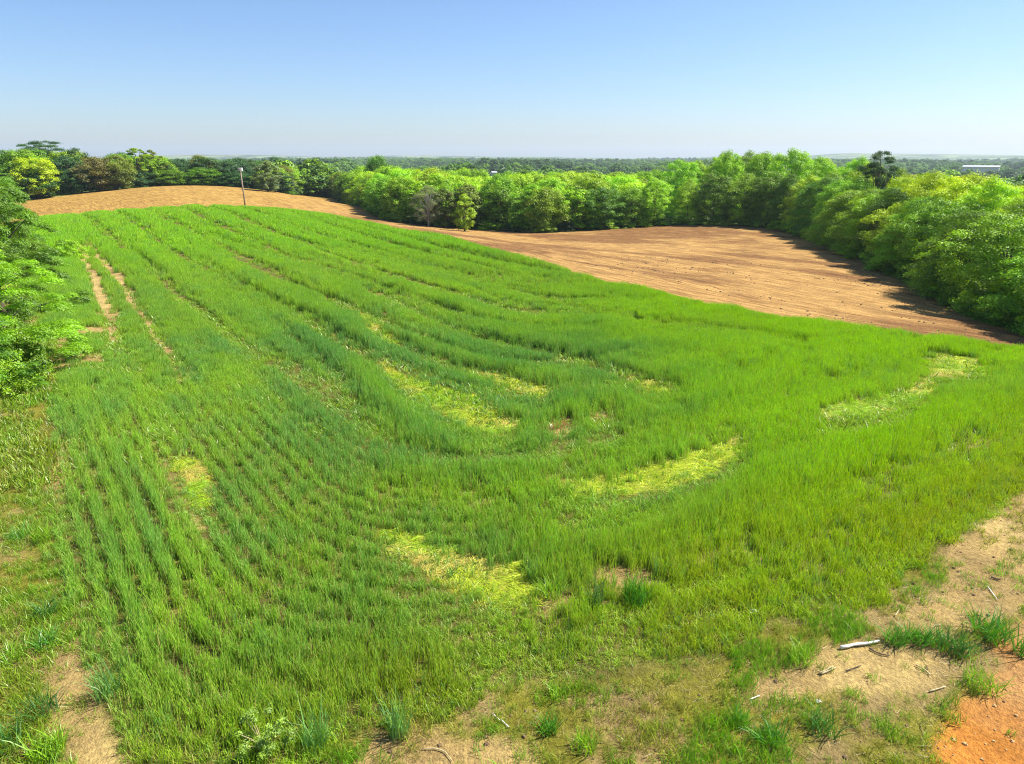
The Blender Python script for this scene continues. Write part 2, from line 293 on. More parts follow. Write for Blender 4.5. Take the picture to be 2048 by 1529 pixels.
# ground
def ground_mat():
    m, n, out = newmat('ground soil'); col = attr(n, 'col').outputs['Color']; d = attr(n, 'rowd').outputs['Fac']; s = attr(n, 'rows').outputs['Fac']; till = attr(n, 'till').outputs['Fac']
    cx = n.nodes.new('ShaderNodeCombineXYZ'); n.links.new(mathn(n, 'MULTIPLY', d, 2.6), cx.inputs[0]); n.links.new(mathn(n, 'MULTIPLY', s, .22), cx.inputs[1])
    st = N(n, 'ShaderNodeTexNoise'); st.inputs['Scale'].default_value = 1.1; st.inputs['Detail'].default_value = 7; st.inputs['Roughness'].default_value = .62; n.links.new(cx.outputs[0], st.inputs[0])
    tc = n.nodes.new('ShaderNodeTexCoord')
    fine = N(n, 'ShaderNodeTexNoise'); fine.inputs['Scale'].default_value = 9; fine.inputs['Detail'].default_value = 9; fine.inputs['Roughness'].default_value = .7; n.links.new(tc.outputs['Object'], fine.inputs[0])
    med = N(n, 'ShaderNodeTexNoise'); med.inputs['Scale'].default_value = .8; med.inputs['Detail'].default_value = 7; med.inputs['Roughness'].default_value = .6; n.links.new(tc.outputs['Object'], med.inputs[0])
    c = mix(n, col, mix(n, (.72, .70, .70), (1.22, 1.2, 1.15), ramp(n, med.outputs[0], .3, .7)), 1.0, 'MULTIPLY')
    c = mix(n, c, mix(n, (.62, .6, .6), (1.25, 1.25, 1.2), ramp(n, fine.outputs[0], .32, .68)), 1.0, 'MULTIPLY')
    sc = mix(n, (.66, .60, .55), (1.18, 1.2, 1.22), ramp(n, st.outputs[0], .36, .60))
    c = mix(n, c, mix(n, c, sc, 1.0, 'MULTIPLY'), till)
    cy = n.nodes.new('ShaderNodeCombineXYZ'); n.links.new(mathn(n, 'MULTIPLY', d, .55), cy.inputs[0]); n.links.new(mathn(n, 'MULTIPLY', s, .025), cy.inputs[1])
    fu = N(n, 'ShaderNodeTexNoise'); fu.inputs['Scale'].default_value = 1.3; fu.inputs['Detail'].default_value = 4; n.links.new(cy.outputs[0], fu.inputs[0])
    fl = mathn(n, 'MULTIPLY', ramp(n, mathn(n, 'ABSOLUTE', mathn(n, 'SUBTRACT', fu.outputs[0], .5)), .018, .0), ramp(n, med.outputs[0], .42, .56), True)
    c = mix(n, c, mix(n, c, (.58, .52, .48), 1.0, 'MULTIPLY'), mathn(n, 'MULTIPLY', mathn(n, 'MAXIMUM', fl, 0.0), till))
    p = n.nodes.new('ShaderNodeBsdfPrincipled'); n.links.new(c, p.inputs['Base Color']); p.inputs['Roughness'].default_value = .95; p.inputs['Specular IOR Level'].default_value = .15
    grit = N(n, 'ShaderNodeTexVoronoi'); grit.inputs['Scale'].default_value = 26; n.links.new(tc.outputs['Object'], grit.inputs[0])
    c = mix(n, c, mix(n, c, mix(n, (.78, .76, .74), (1.18, 1.18, 1.16), grit.outputs['Color']), 1.0, 'MULTIPLY'), .8)
    n.links.new(c, p.inputs['Base Color'])
    hsum = mathn(n, 'ADD', mathn(n, 'ADD', mathn(n, 'MULTIPLY', grit.outputs['Distance'], -.02), mathn(n, 'MULTIPLY', fine.outputs[0], .075)), mathn(n, 'MULTIPLY', mathn(n, 'MULTIPLY', st.outputs[0], till), .15))
    b = n.nodes.new('ShaderNodeBump'); b.inputs['Strength'].default_value = .9; b.inputs['Distance'].default_value = 1.0; n.links.new(hsum, b.inputs['Height']); n.links.new(b.outputs[0], p.inputs['Normal'])
    n.links.new(p.outputs[0], out.inputs[0]); return m
# ---------------------------------------------------------------- the ground: one sheet to the horizon
nr, na = 820, 760
R = np.r_[0.5, np.geomspace(3.0, 7500, nr - 1)]
AZ = np.r_[np.linspace(-math.pi, -1.0, 31)[:-1], np.linspace(-1.0, 1.0, na - 60), np.linspace(1.0, math.pi, 31)[1:]]; na = len(AZ)
rr, aa = np.meshgrid(R, AZ, indexing='ij'); gx = (rr * np.sin(aa)).ravel(); gy = (rr * np.cos(aa)).ravel(); gz = height(gx, gy)
pl = plan(gx, gy)
n1 = fbm(gx / 3, gy / 3, 12, 4); n2 = fbm(gx * .9, gy * .9, 15, 4); n3 = fbm(gx / 14, gy / 14, 19, 3)
def c3(t): return np.array(t, float)[None, :]
def cm(a, b, f): return a + (b - a) * np.clip(f, 0, 1)[:, None]
col = np.repeat(c3((.17, .165, .02)), len(gx), 0)                                            # grassy verge
col = cm(col, c3((.27, .20, .08)), sstep(.5, .72, n2) * lerp(.5, 1, sstep(-3, 0, pl['a'])))
br = cm(c3((.225, .118, .042)), c3((.395, .242, .082)), sstep(.32, .66, n3 + .5 * (n1 - .5) + .9 * (fbm(pl['a'] / 3.5, (.6 * gx - .8 * gy) / 40, 91, 3) - .5)))
far_l = sstep(-20, -60, gx); br = cm(br, c3((.40, .255, .062)), far_l * .8)
fb = 1 - sstep(-.6, .6, pl['brown'] + 1.2 * (n1 - .5)); col = cm(col, br, fb)
wf = 1 - sstep(-.3, .3, pl['wheat'] + .5 * (n2 - .5)); col = cm(col, cm(c3((.12, .11, .028)), c3((.15, .155, .03)), sstep(.4, .6, n2)), wf)
df = 1 - sstep(-.15, .35, np.minimum(pl['dirt'], pl['track']) + .9 * (n2 - .5)); col = cm(col, cm(c3((.43, .32, .125)), c3((.31, .22, .085)), sstep(.4, .65, n1)), df)
lf = 1 - sstep(-.1, .3, pl['lodged'] + .5 * (n2 - .5)); col = cm(col, cm(c3((.40, .38, .03)), c3((.40, .31, .07)), sstep(.45, .65, n2)), lf)
of = 1 - sstep(-.15, .25, pl['orange'] + .7 * (n2 - .5)); col = cm(col, cm(c3((.46, .19, .035)), c3((.40, .22, .08)), sstep(.4, .7, n1)), of)
red = pline(np.c_[gx, gy], GP([(1115, 856), (1132, 847)])); col = cm(col, c3((.26, .10, .045)), 1 - sstep(.05, .35, red))
ff = sstep(200, 260, pl['D']); col = cm(col, cm(c3((.06, .10, .025)), c3((.20, .26, .08)), sstep(.4, .6, fbm(gx / 120, gy / 120, 22, 3))), np.maximum(ff, (1 - fb) * sstep(95, 130, pl['D'])))
till = np.clip(fb * (1 - wf), 0, 1)
rd_ = pl['a'] + 5 * np.sin(gy / 26) + 2.5 * (n3 - .5); rs_ = .6 * gx - .8 * gy      # tillage lines run along the crop edge, gently bowed
nrr = len(R); idx = np.arange(nrr * na).reshape(nrr, na)
F = np.stack([idx[:-1, :-1], idx[1:, :-1], idx[1:, 1:], idx[:-1, 1:]], -1).reshape(-1, 4)
ctr = len(gx); gme = fastmesh('ground', np.c_[gx, gy, gz], F[:, ::-1], {'col': ('FLOAT_COLOR', np.c_[col, np.ones(len(col))].astype(np.float32)), 'rowd': ('FLOAT', rd_.astype(np.float32)), 'rows': ('FLOAT', rs_.astype(np.float32)), 'till': ('FLOAT', till.astype(np.float32))}, True)
go = link('ground', gme, ground_mat()); tag(go, 'rolling farmland of tilled orange soil and cropland reaching to the hills', 'ground', kind='structure')
# ---------------------------------------------------------------- blades
def blades(n, radius, h, hv, wd, lean, seg=3, heads=0, flat=False, rs=0, droop=.35):
    g = np.random.default_rng(rs); V = []; F = []; H = []; Rn = []; b = 0
    for i in range(n):
        q = math.sqrt(g.random()) * radius; a = g.random() * 6.283; p = np.array([q * math.cos(a), q * math.sin(a), 0.]); L = h * (1 - hv * g.random()); wv = wd * (.6 + .8 * g.random()); rn = g.random()
        if flat:
            th = g.normal(0, .45); dr = np.array([math.cos(th), math.sin(th), 0.]); ts = np.linspace(0, 1, seg + 1); rise = .05 + .12 * g.random()
            pts = [p + dr * L * t + np.array([0, 0, rise * math.sin(t * 2.6) * L + .02]) for t in ts]; u = np.array([-dr[1], dr[0], .25 * g.normal()])
        else:
            th = g.random() * 6.283; dr = np.array([math.cos(th), math.sin(th), 0.]); ln = lean * (.3 + g.random()); dp = droop * g.random() ** 1.5
            ts = np.linspace(0, 1, seg + 1); pts = [p + dr * L * (ln * t + dp * t ** 3) + np.array([0, 0, L * (t - .45 * dp * t ** 3)]) for t in ts]
            w2 = g.random() * 6.283; u = np.array([math.cos(w2), math.sin(w2), 0.])
        for j, (pt, t) in enumerate(zip(pts, ts)):
            ww = wv * ((1 - t ** 2.2) * .9 + .12) * (.55 + .45 * min(1, t * 3)); V += [pt - u * ww / 2, pt + u * ww / 2]; H += [t if not flat else .5 + .5 * t] * 2; Rn += [rn] * 2
        for j in range(seg): k = b + 2 * j; F.append((k, k + 1, k + 3, k + 2))
        b += 2 * (seg + 1)
        if heads and g.random() < heads:                                                     # a seed head at the tip
            tp = pts[-1]; dd = (pts[-1] - pts[-2]); dd = dd / np.linalg.norm(dd); hl = .085 * (h / .65); hw = wd * .9
            for u2 in (u, np.cross(dd, u)):
                for t, s in ((0, .5), (.35, 1), (1, .2)): V += [tp + dd * hl * t - u2 * hw * s / 2, tp + dd * hl * t + u2 * hw * s / 2]; H += [1., 1.]; Rn += [.3 + .6 * rn] * 2
                for j in range(2): k = b + 2 * j; F.append((k, k + 1, k + 3, k + 2))
                b += 6
    return np.array(V), np.array(F), np.array(H, np.float32), np.array(Rn, np.float32)
def blade_obj(name, mat, **kw):
    V, F, H, Rn = blades(**kw); me = fastmesh(name, V, F, {'hgt': ('FLOAT', H), 'rnd': ('FLOAT', Rn)}, True); me.materials.append(mat); return bpy.data.objects.new(name, me)
def scatter(name, sources, P, rot, scl, idx, tint, label, cat):
    co = bpy.data.collections.new(name + '_sources')
    for i, o in enumerate(sources): o.name = '%s_%02d' % (name, i); co.objects.link(o)
    me = bpy.data.meshes.new(name); me.vertices.add(len(P)); me.vertices.foreach_set('co', P.astype(np.float32).ravel())
    for nm, ty, key, arr in (('rot', 'FLOAT_VECTOR', 'vector', rot.astype(np.float32)), ('scl', 'FLOAT_VECTOR', 'vector', scl.astype(np.float32)), ('pick', 'INT', 'value', idx.astype(np.int32)), ('tint', 'FLOAT_COLOR', 'color', np.c_[tint, np.ones(len(tint))].astype(np.float32))):
        a = me.attributes.new(nm, ty, 'POINT'); a.data.foreach_set(key, np.ascontiguousarray(arr).ravel())
    o = bpy.data.objects.new(name, me); COL.objects.link(o)
    ng = bpy.data.node_groups.new(name, 'GeometryNodeTree'); ng.interface.new_socket('Geometry', in_out='INPUT', socket_type='NodeSocketGeometry'); ng.interface.new_socket('Geometry', in_out='OUTPUT', socket_type='NodeSocketGeometry')
    gi = ng.nodes.new('NodeGroupInput'); gq = ng.nodes.new('NodeGroupOutput'); ip = ng.nodes.new('GeometryNodeInstanceOnPoints'); ci = ng.nodes.new('GeometryNodeCollectionInfo')
    ci.inputs['Collection'].default_value = co; ci.inputs['Separate Children'].default_value = True; ci.inputs['Reset Children'].default_value = True
    def na_(nm, ty):
        q = ng.nodes.new('GeometryNodeInputNamedAttribute'); q.data_type = ty; q.inputs[0].default_value = nm; return q.outputs[0]
    er = ng.nodes.new('FunctionNodeEulerToRotation'); L = ng.links
    L.new(gi.outputs[0], ip.inputs['Points']); L.new(ci.outputs[0], ip.inputs['Instance']); ip.inputs['Pick Instance'].default_value = True
    L.new(na_('pick', 'INT'), ip.inputs['Instance Index']); L.new(na_('rot', 'FLOAT_VECTOR'), er.inputs[0]); L.new(er.outputs[0], ip.inputs['Rotation']); L.new(na_('scl', 'FLOAT_VECTOR'), ip.inputs['Scale'])
    L.new(ip.outputs[0], gq.inputs[0])
    md = o.modifiers.new('scatter', 'NODES'); md.node_group = ng
    return tag(o, label, cat, kind='stuff')
def wedge(r0, r1, dens, az=.86):
    n = int(dens * az * (r1 * r1 - r0 * r0)); r = np.sqrt(rng.random(n) * (r1 * r1 - r0 * r0) + r0 * r0); a = (rng.random(n) * 2 - 1) * az
    x, y = r * np.sin(a), r * np.cos(a); px, py = project(x, y, 0 * x); k = (px > -260) & (px < 2310) & (py < 1780); return x[k], y[k]
NEAR = [dict(n=13, radius=.11, h=.65, hv=.6, wd=.016, lean=.09, seg=3, heads=.35, rs=i, droop=.22) for i in range(6)]
MID = [dict(n=40, radius=.2, h=.65, hv=.45, wd=.019, lean=.06, seg=3, heads=.2, rs=20 + i, droop=.2) for i in range(4)]
FARB = [dict(n=40, radius=.36, h=.65, hv=.45, wd=.045, lean=.05, seg=2, rs=40 + i, droop=.15) for i in range(4)]
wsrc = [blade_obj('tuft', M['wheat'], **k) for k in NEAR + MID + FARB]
# wheat: positions, density, height, tint
XS, YS, LV = [], [], []
for r0, r1, de, lv in ((6.5, 17, 150, 0), (17, 30, 110, 0), (30, 48, 36, 1), (48, 72, 20, 1), (72, 120, 12.0, 2)):
    x, y = wedge(r0, r1, de); XS.append(x); YS.append(y); LV.append(np.full(len(x), lv))
x = np.concatenate(XS); y = np.concatenate(YS); lv = np.concatenate(LV); q = plan(x, y)
keep = q['wheat'] + .8 * (fbm(x * .8, y * .8, 31, 3) - .5) < 0; x, y, lv = x[keep], y[keep], lv[keep]; q = {k: v[keep] for k, v in q.items()}
nb = fbm(x / 2.2, y / 2.2, 33, 3); nl = fbm(x / 9, y / 9, 35, 3); ns = fbm(q['d'] * .42, q['s'] / 30, 37, 3); nd = fbm(q['d'] * 1.6, q['s'] / 5, 39, 3)
headl = 1 - sstep(.8, 5.2, q['b'] + 1.5 * (nl - .5)); leftz = 1 - sstep(6.5, 11.5, q['a'] + 2 * (nl - .5))        # thin headland in front; drilled rows at the left
leftz = leftz * (1 - sstep(38, 55, q['D']))
rowphase = .5 + .5 * np.cos(2 * math.pi * (q['d'] + .12 * fbm(x * .6, y * .6, 95, 2)) / .44); rowamt = np.clip((.5 + .43 * leftz) * (1 - .75 * headl), 0, .93) * (1 - sstep(22, 36, q['D']))
acc = 1 - rowamt * (1 - rowphase ** 1.9)
ridge = np.abs(fbm(q['d'] * .22, q['s'] / 26, 71, 3) - .5); lines = (1 - sstep(.012, .05, ridge)) * sstep(.42, .58, fbm(x / 6, y / 6, 72, 2)) * sstep(22, 34, q['D'])
q['gap'] = np.maximum(q['gap'], .75 * lines)
dw_ = q['d'] + .9 * (fbm(x / 7, y / 7, 81, 3) - .5) - 13.1; ph_ = np.mod(dw_ / 3.75, 1.0); cell = np.floor(dw_ / 3.75)
tram = sstep(.28, .48, fbm(cell * 3.7 + q['s'] / 30, cell * 1.3 + 0 * x, 83, 3)) * sstep(14, 24, q['D'] + .4 * x) * sstep(6, 10, q['a']) * (1 - .85 * sstep(-3, 6, q['a'] - q['b']) * sstep(2, 9, x))
q['gap'] = np.maximum(q['gap'], .95 * tram * (1 - sstep(.55, .95, np.abs(ph_ - .5 - .5 * np.sign(ph_ - .5)) * 3.75)))
saw = 1 + tram * (.10 - .50 * sstep(.5, 1.0, ph_))
acc *= lerp(1, .9, headl) * lerp(1, .92, leftz) * (1 - .93 * q['gap'])
acc *= np.where(headl > .1, np.clip((nb - .2) * 4.5, .45, 1), np.clip((nb - .18) * 5, .6, 1))
bare = np.minimum(np.minimum(q['dirt'], q['track'] - .08), q['lodged'] - .05) + .8 * (fbm(x * 1.5, y * 1.5, 41, 2) - .5)
acc *= sstep(-.3, .45, bare) + .04
keep = rng.random(len(x)) < acc; x, y, lv, nb, nl, ns, nd, headl, leftz, bare, saw = [v[keep] for v in (x, y, lv, nb, nl, ns, nd, headl, leftz, bare, saw)]; q = {k: v[keep] for k, v in q.items()}
z = height(x, y)
kk = 1 + 2.3 / np.maximum(q['D'], 1); qb = plan(x * kk, y * kk); behind = np.minimum(np.minimum(qb['lodged'], qb['dirt']), qb['track'] + .3)   # crop just in front of an open swath stays short
kk = 1 + 1.1 / np.maximum(q['D'], 1); qc = plan(x * kk, y * kk); behind = np.minimum(behind, np.minimum(qc['lodged'], qc['dirt']))
low = np.maximum(1 - sstep(-.2, .5, behind), .8 * np.maximum(qb['gap'], qc['gap']))
saw = lerp(saw, 1.0, sstep(62, 85, q['D'])); hh = 1.0 * saw * (1 - .58 * low) * lerp(1.0, lerp(.76, 1.14, sstep(.36, .64, ns)), lerp(1, .35, sstep(70, 95, q['D']))) * lerp(.92, 1.07, nb) * lerp(1, .85, headl) * lerp(1, .85, leftz) * (1 - .45 * q['gap']) * (1 + (rng.random(len(x)) - .5) * lerp(.4, .12, sstep(20, 45, q['D'])))
hh *= .55 + .45 * sstep(0, 1.0, -q['wheat'])
# in front of an open swath the crop is shorter, as in the photo
T0 = np.repeat(c3((.295, .505, .045)), len(x), 0)
blue = np.exp(-(((x + 2) / 11) ** 2 + ((y - 27) / 9) ** 2)) * 1.1 + .5 * np.exp(-(((x + 12) / 7) ** 2 + ((y - 30) / 14) ** 2)) + .45 * np.exp(-(((x + 4) / 4) ** 2 + ((y - 12) / 4) ** 2))
T0 = cm(T0, c3((.175, .39, .095)), np.clip(blue, 0, 1) * sstep(.25, .6, nb * .5 + ns * .5) + .35 * sstep(.55, .75, nb))
T0 = cm(T0, c3((.20, .42, .085)), .35 * (1 - sstep(6, 11, q['a'])) * sstep(.3, .6, nb))
T0 = cm(T0, c3((.32, .56, .006)), sstep(2, 11, x) * (1 - sstep(50, 75, y)) * sstep(.2, .5, nl) * .9)
T0 = cm(T0, c3((.27, .57, .010)), sstep(50, 80, q['D']) * .75)
T0 = cm(T0, c3((.36, .46, .010)), headl * np.clip(.35 + .9 * (nb - .4) + .3 * sstep(0, 8, x), 0, .9))
T0 = cm(T0, c3((.20, .42, .11)), (rng.random(len(x)) < .12) * .7)
T0 = cm(T0, c3((.36, .58, .03)), sstep(.5, .75, nd) * .45)
T0 *= lerp(.84, 1.16, rng.random(len(x)) * .6 + .4 * fbm(q['d'] * .9, q['s'] / 30, 97, 3))[:, None]
pick = np.where(lv == 0, rng.integers(0, 6, len(x)), np.where(lv == 1, 6 + rng.integers(0, 4, len(x)), 10 + rng.integers(0, 4, len(x))))
tl = .13 * (fbm(x / 4, y / 4, 51, 2) - .5) * 2
rot = np.c_[rng.normal(0, .055, len(x)) + .6 * tl, rng.normal(0, .055, len(x)) - .03, rng.random(len(x)) * 6.283]
# lean is about fixed axes: rotate around z first inside the tuft
sxy = 1 - .25 * np.clip(leftz, 0, 1); scl = np.c_[sxy, sxy, hh]
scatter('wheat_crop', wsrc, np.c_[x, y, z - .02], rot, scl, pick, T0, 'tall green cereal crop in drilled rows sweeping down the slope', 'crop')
NW = len(x)
# lodged crop lying flat in the open swaths
x, y = wedge(9, 62, 60); q = plan(x, y); k = (q['lodged'] + .3 * (fbm(x * 1.5, y * 1.5, 43, 2) - .5) < .05) & (rng.random(len(x)) < np.clip(.6 + 1.6 * (fbm(x * 1.1, y * 1.1, 44, 3) - .4), .3, 1)); x, y = x[k], y[k]; q = {a: v[k] for a, v in q.items()}
lsrc = [blade_obj('mat', M['lodged'], n=34, radius=.22, h=.34, hv=.6, wd=.013, lean=0, seg=3, flat=True, rs=60 + i) for i in range(4)]
nn = fbm(x / 1.2, y / 1.2, 45, 3); T1 = cm(cm(c3((.42, .53, .03)), c3((.54, .49, .12)), sstep(.45, .66, nn)), c3((.30, .50, .02)), sstep(.50, .70, fbm(x / 2, y / 2, 46, 2)))
T1 *= lerp(.85, 1.15, rng.random(len(x)))[:, None]
dirn = np.where(q['a'] < q['b'], math.atan2(-.8, .6), math.atan2(.5, .866)) + rng.normal(0, .9, len(x)) + 2.6 * (nn - .5)
scatter('lodged_crop', lsrc, np.c_[x, y, height(x, y)], np.c_[0 * x, 0 * x, dirn], np.ones((len(x), 3)) * lerp(.7, 1.2, rng.random(len(x)))[:, None], rng.integers(0, 4, len(x)), T1, 'yellow-green crop lying flattened in swaths through the standing crop', 'flattened crop')
# short grass: verge, sparse headland, woodland margins
gsrc = [blade_obj('grass', M['grass'], n=22, radius=.13, h=.2, hv=.6, wd=.012, lean=.45, seg=2, rs=80 + i) for i in range(4)] + [blade_obj('grassl', M['grass'], n=30, radius=.35, h=.34, hv=.6, wd=.035, lean=.45, seg=2, rs=90 + i) for i in range(3)]
A = [wedge(6.5, 22, 75), wedge(22, 45, 22), wedge(45, 120, 6)]; x = np.concatenate([a[0] for a in A]); y = np.concatenate([a[1] for a in A]); q = plan(x, y)
inw = q['wheat'] < 0; nb = fbm(x / 1.4, y / 1.4, 53, 3); n5 = fbm(x / 5, y / 5, 54, 2)
dense = np.where(inw, .45, np.clip(.68 + 2.6 * (nb - .42), .15, 1))
dense = np.where((q['a'] < 0) & ~inw, np.clip(dense * 1.7, .25, 1), dense)
dense = np.where((q['dirt'] < 0), dense * .16, dense); dense *= sstep(-.25, .15, q['orange'] + .35 * (nb - .5)) + .004; dense = np.where(q['track'] < 0, dense * .25, dense)
inside_brown = (q['brown'] < .2 + .8 * (nb - .5)) & ~inw & (q['D'] > 26); dense = np.where(inside_brown, 0, dense); dense = np.where(inw & (q['D'] > 48), 0, dense)
dense = np.where((q['D'] > 45) & (np.abs(q['brown']) > 9), 0, dense)
k = rng.random(len(x)) < dense; x, y, nb, n5 = x[k], y[k], nb[k], n5[k]; q = {a: v[k] for a, v in q.items()}
T2 = cm(cm(c3((.28, .34, .012)), c3((.18, .40, .010)), sstep(.4, .6, n5)), c3((.38, .36, .07)), sstep(.5, .7, fbm(x * .9, y * .9, 55, 3)) * .8)
T2 = cm(T2, c3((.22, .40, .02)), np.where(q['wheat'] < 0, .85, np.where(q['a'] < 0, .6, 0)))
T2 *= lerp(.75, 1.25, rng.random(len(x)))[:, None]
bigv = (q['D'] > 22); pick = np.where(bigv, 4 + rng.integers(0, 3, len(x)), rng.integers(0, 4, len(x)))
sc = lerp(.5, 1.25, nb) * lerp(.7, 1.3, rng.random(len(x)))
scatter('verge_grass', gsrc, np.c_[x, y, height(x, y)], np.c_[rng.normal(0, .15, len(x)), rng.normal(0, .15, len(x)), rng.random(len(x)) * 6.28], np.c_[sc, sc, sc * lerp(.6, 1.3, n5) * np.where(q['wheat'] < 0, .6, 1)], pick, T2, 'short patchy green and olive grass along the field margins', 'grass')
# straw litter and clods
ssrc = [blade_obj('straw', M['straw'], n=7, radius=.25, h=.22, hv=.7, wd=.007, lean=0, seg=1, flat=True, rs=110 + i) for i in range(4)]
x, y = wedge(6.5, 36, 30); q = plan(x, y); nb = fbm(x / 1.1, y / 1.1, 57, 3); k = (rng.random(len(x)) < np.where(q['wheat'] < 0, .35 * (q['D'] < 20), .9) * np.clip(.3 + 2 * (nb - .4), .05, 1)) & (q['orange'] > .1); x, y = x[k], y[k]
T3 = cm(c3((.42, .34, .15)), c3((.26, .19, .08)), rng.random(len(x)))
scatter('straw_litter', ssrc, np.c_[x, y, height(x, y)], np.c_[0 * x, 0 * x, rng.random(len(x)) * 6.28], np.ones((len(x), 3)), rng.integers(0, 4, len(x)), T3, 'dry straw stems scattered over the bare soil', 'straw')
def clod(sd):
    g = np.random.default_rng(sd); V = []; nn_ = 7
    for i, (zz, rd) in enumerate(((-.3, .7), (.15, 1.0), (.55, .6))):
        for j in range(nn_): a = 6.283 * j / nn_; r = rd * (.65 + .6 * g.random()); V.append((r * math.cos(a), r * math.sin(a), zz * (.8 + .4 * g.random())))
    Fq = [(i * nn_ + j, i * nn_ + (j + 1) % nn_, (i + 1) * nn_ + (j + 1) % nn_, (i + 1) * nn_ + j) for i in range(2) for j in range(nn_)] + [(14, 15, 16, 17), (14, 17, 18, 20), (18, 19, 20, 18)][:2]
    me = fastmesh('clod', np.array(V), np.array(Fq), {'hgt': ('FLOAT', np.ones(len(V), np.float32)), 'rnd': ('FLOAT', g.random(len(V)).astype(np.float32) * .8)}); me.materials.append(M['clod']); return bpy.data.objects.new('clod', me)
cm_, cn, co_ = newmat('soil clod'); cp = cn.nodes.new('ShaderNodeBsdfPrincipled'); cn.links.new(attr(cn, 'tint', 'INSTANCER').outputs['Color'], cp.inputs['Base Color']); cp.inputs['Roughness'].default_value = .95; cn.links.new(cp.outputs[0], co_.inputs[0]); M['clod'] = cm_
A = [wedge(6.5, 24, 22), wedge(24, 75, 3.0)]; x = np.concatenate([a[0] for a in A]); y = np.concatenate([a[1] for a in A]); q = plan(x, y)
k = (((q['dirt'] < .1) | (q['wheat'] > .3)) & (q['a'] > 0) & (q['D'] < 24) & (rng.random(len(x)) < np.where(q['orange'] < 0, .95, .3))) | ((q['brown'] < -.5) & (q['wheat'] > .2) & (q['D'] > 24) & (fbm(q['a'] * .8, (.6 * x - .8 * y) / 8, 58, 3) > .52)); x, y = x[k], y[k]; q = {a: v[k] for a, v in q.items()}
ko = (q['orange'] < 0); sz = np.where(q['D'] < 24, .012 + .04 * rng.random(len(x)) ** 5, .02 + .07 * rng.random(len(x)) ** 4)
T4 = cm(c3((.25, .155, .075)), c3((.11, .065, .035)), rng.random(len(x)) ** .8); T4 = cm(T4, c3((.50, .30, .12)), ko * (rng.random(len(x)) < .8)); sz = np.where(ko, .8 * sz, sz)
scatter('soil_clods', [clod(i) for i in range(4)], np.c_[x, y, height(x, y) + sz * .15], np.c_[0 * x, 0 * x, rng.random(len(x)) * 6.28], np.c_[sz, sz, sz], rng.integers(0, 4, len(x)), T4, 'loose clods of brown soil scattered over the bare ground', 'soil clods')
# ---------------------------------------------------------------- trees
def norm(v): return v / (np.linalg.norm(v, axis=-1, keepdims=True) + 1e-9)
def crown(name, sd, h, r, z0, nclump, leaf, nleaf, prof='round', flat=.75, droop=0.0, rc=(.55, 1.2), inner=.25, mat='leaf', thin=1.0, up=.7):
    g = np.random.default_rng(sd); CC = []; RC = []; H = h - z0
    ph = g.random(3) * 6.28
    for i in range(nclump):
        t = (i + .5 + g.normal(0, .4)) / nclump; t = min(max(t, 0.0), 1.0); a = i * 2.39996 + g.normal(0, .35)
        if prof == 'round': pr = math.sqrt(max(0.02, 1 - (2 * t ** 1.15 - .82) ** 2 / 1.45))
        elif prof == 'tall': pr = (math.sin(math.pi * min(1, t * .86 + .12)) ** .7)
        elif prof == 'cone': pr = 1.05 - .9 * t
        elif prof == 'dome': pr = math.sqrt(max(.02, 1 - t ** 2.4))
        else: pr = .55 + .45 * math.sin(3.1 * t)
        pr *= 1 + .16 * math.sin(2 * a + ph[0]) + .1 * math.sin(3 * a + 5 * t + ph[1]); ins = g.random() < inner
        rad = pr * r * (g.uniform(.25, .65) if ins else g.uniform(.72, 1.0)); rcl = (r / 3.2) * g.uniform(*rc)
        CC.append((rad * math.cos(a), rad * math.sin(a), z0 + t * H * (1 - .10) + (g.normal(0, .25))));  RC.append(rcl)
    CC = np.array(CC); RC = np.array(RC); top = CC[:, 2] + RC * flat; CC[:, 2] -= np.maximum(0, top - h); CC[:, 2] = np.maximum(CC[:, 2], RC * .45)
    wts = RC ** 2; ci = g.choice(nclump, nleaf, p=wts / wts.sum())
    dv = norm(g.normal(size=(nleaf, 3))); dv[:, 2] = np.where(dv[:, 2] < -.35, -dv[:, 2], dv[:, 2])
    rad = RC[ci] * (g.random(nleaf) ** .45) * (1 + .15 * g.normal(size=nleaf)); off = dv * rad[:, None]; off[:, 2] *= flat
    out = CC[ci].copy(); out[:, 2] = 0; hd = norm(out)
    off[:, 2] -= droop * np.maximum(0, (off * hd).sum(1)) ** 1.3
    P = CC[ci] + off; P[:, 2] = np.maximum(P[:, 2], .08)
    nrm = norm(dv + np.array([0, 0, up]) + .55 * g.normal(size=(nleaf, 3)))
    tg = norm(np.cross(nrm, g.normal(size=(nleaf, 3)))) if droop == 0 else norm(hd * .9 + .5 * g.normal(size=(nleaf, 3)) + np.array([0, 0, -.5 * droop])); tg = norm(tg - nrm * (tg * nrm).sum(1, keepdims=True)); bt = np.cross(nrm, tg)
    sz = leaf * g.uniform(.6, 1.35, nleaf)[:, None]; wd_ = .55 * thin
    V = np.stack([P - tg * sz, P + bt * sz * wd_ - nrm * sz * .12, P + tg * sz, P - bt * sz * wd_ - nrm * sz * .12], 1).reshape(-1, 3); Fq = np.arange(nleaf * 4).reshape(-1, 4)
    cl = g.random(nclump)
    me = fastmesh(name, V, Fq, {'rnd': ('FLOAT', np.repeat(g.random(nleaf), 4).astype(np.float32)), 'clump': ('FLOAT', np.repeat(cl[ci], 4).astype(np.float32))}); me.materials.append(M[mat])
    return me, CC
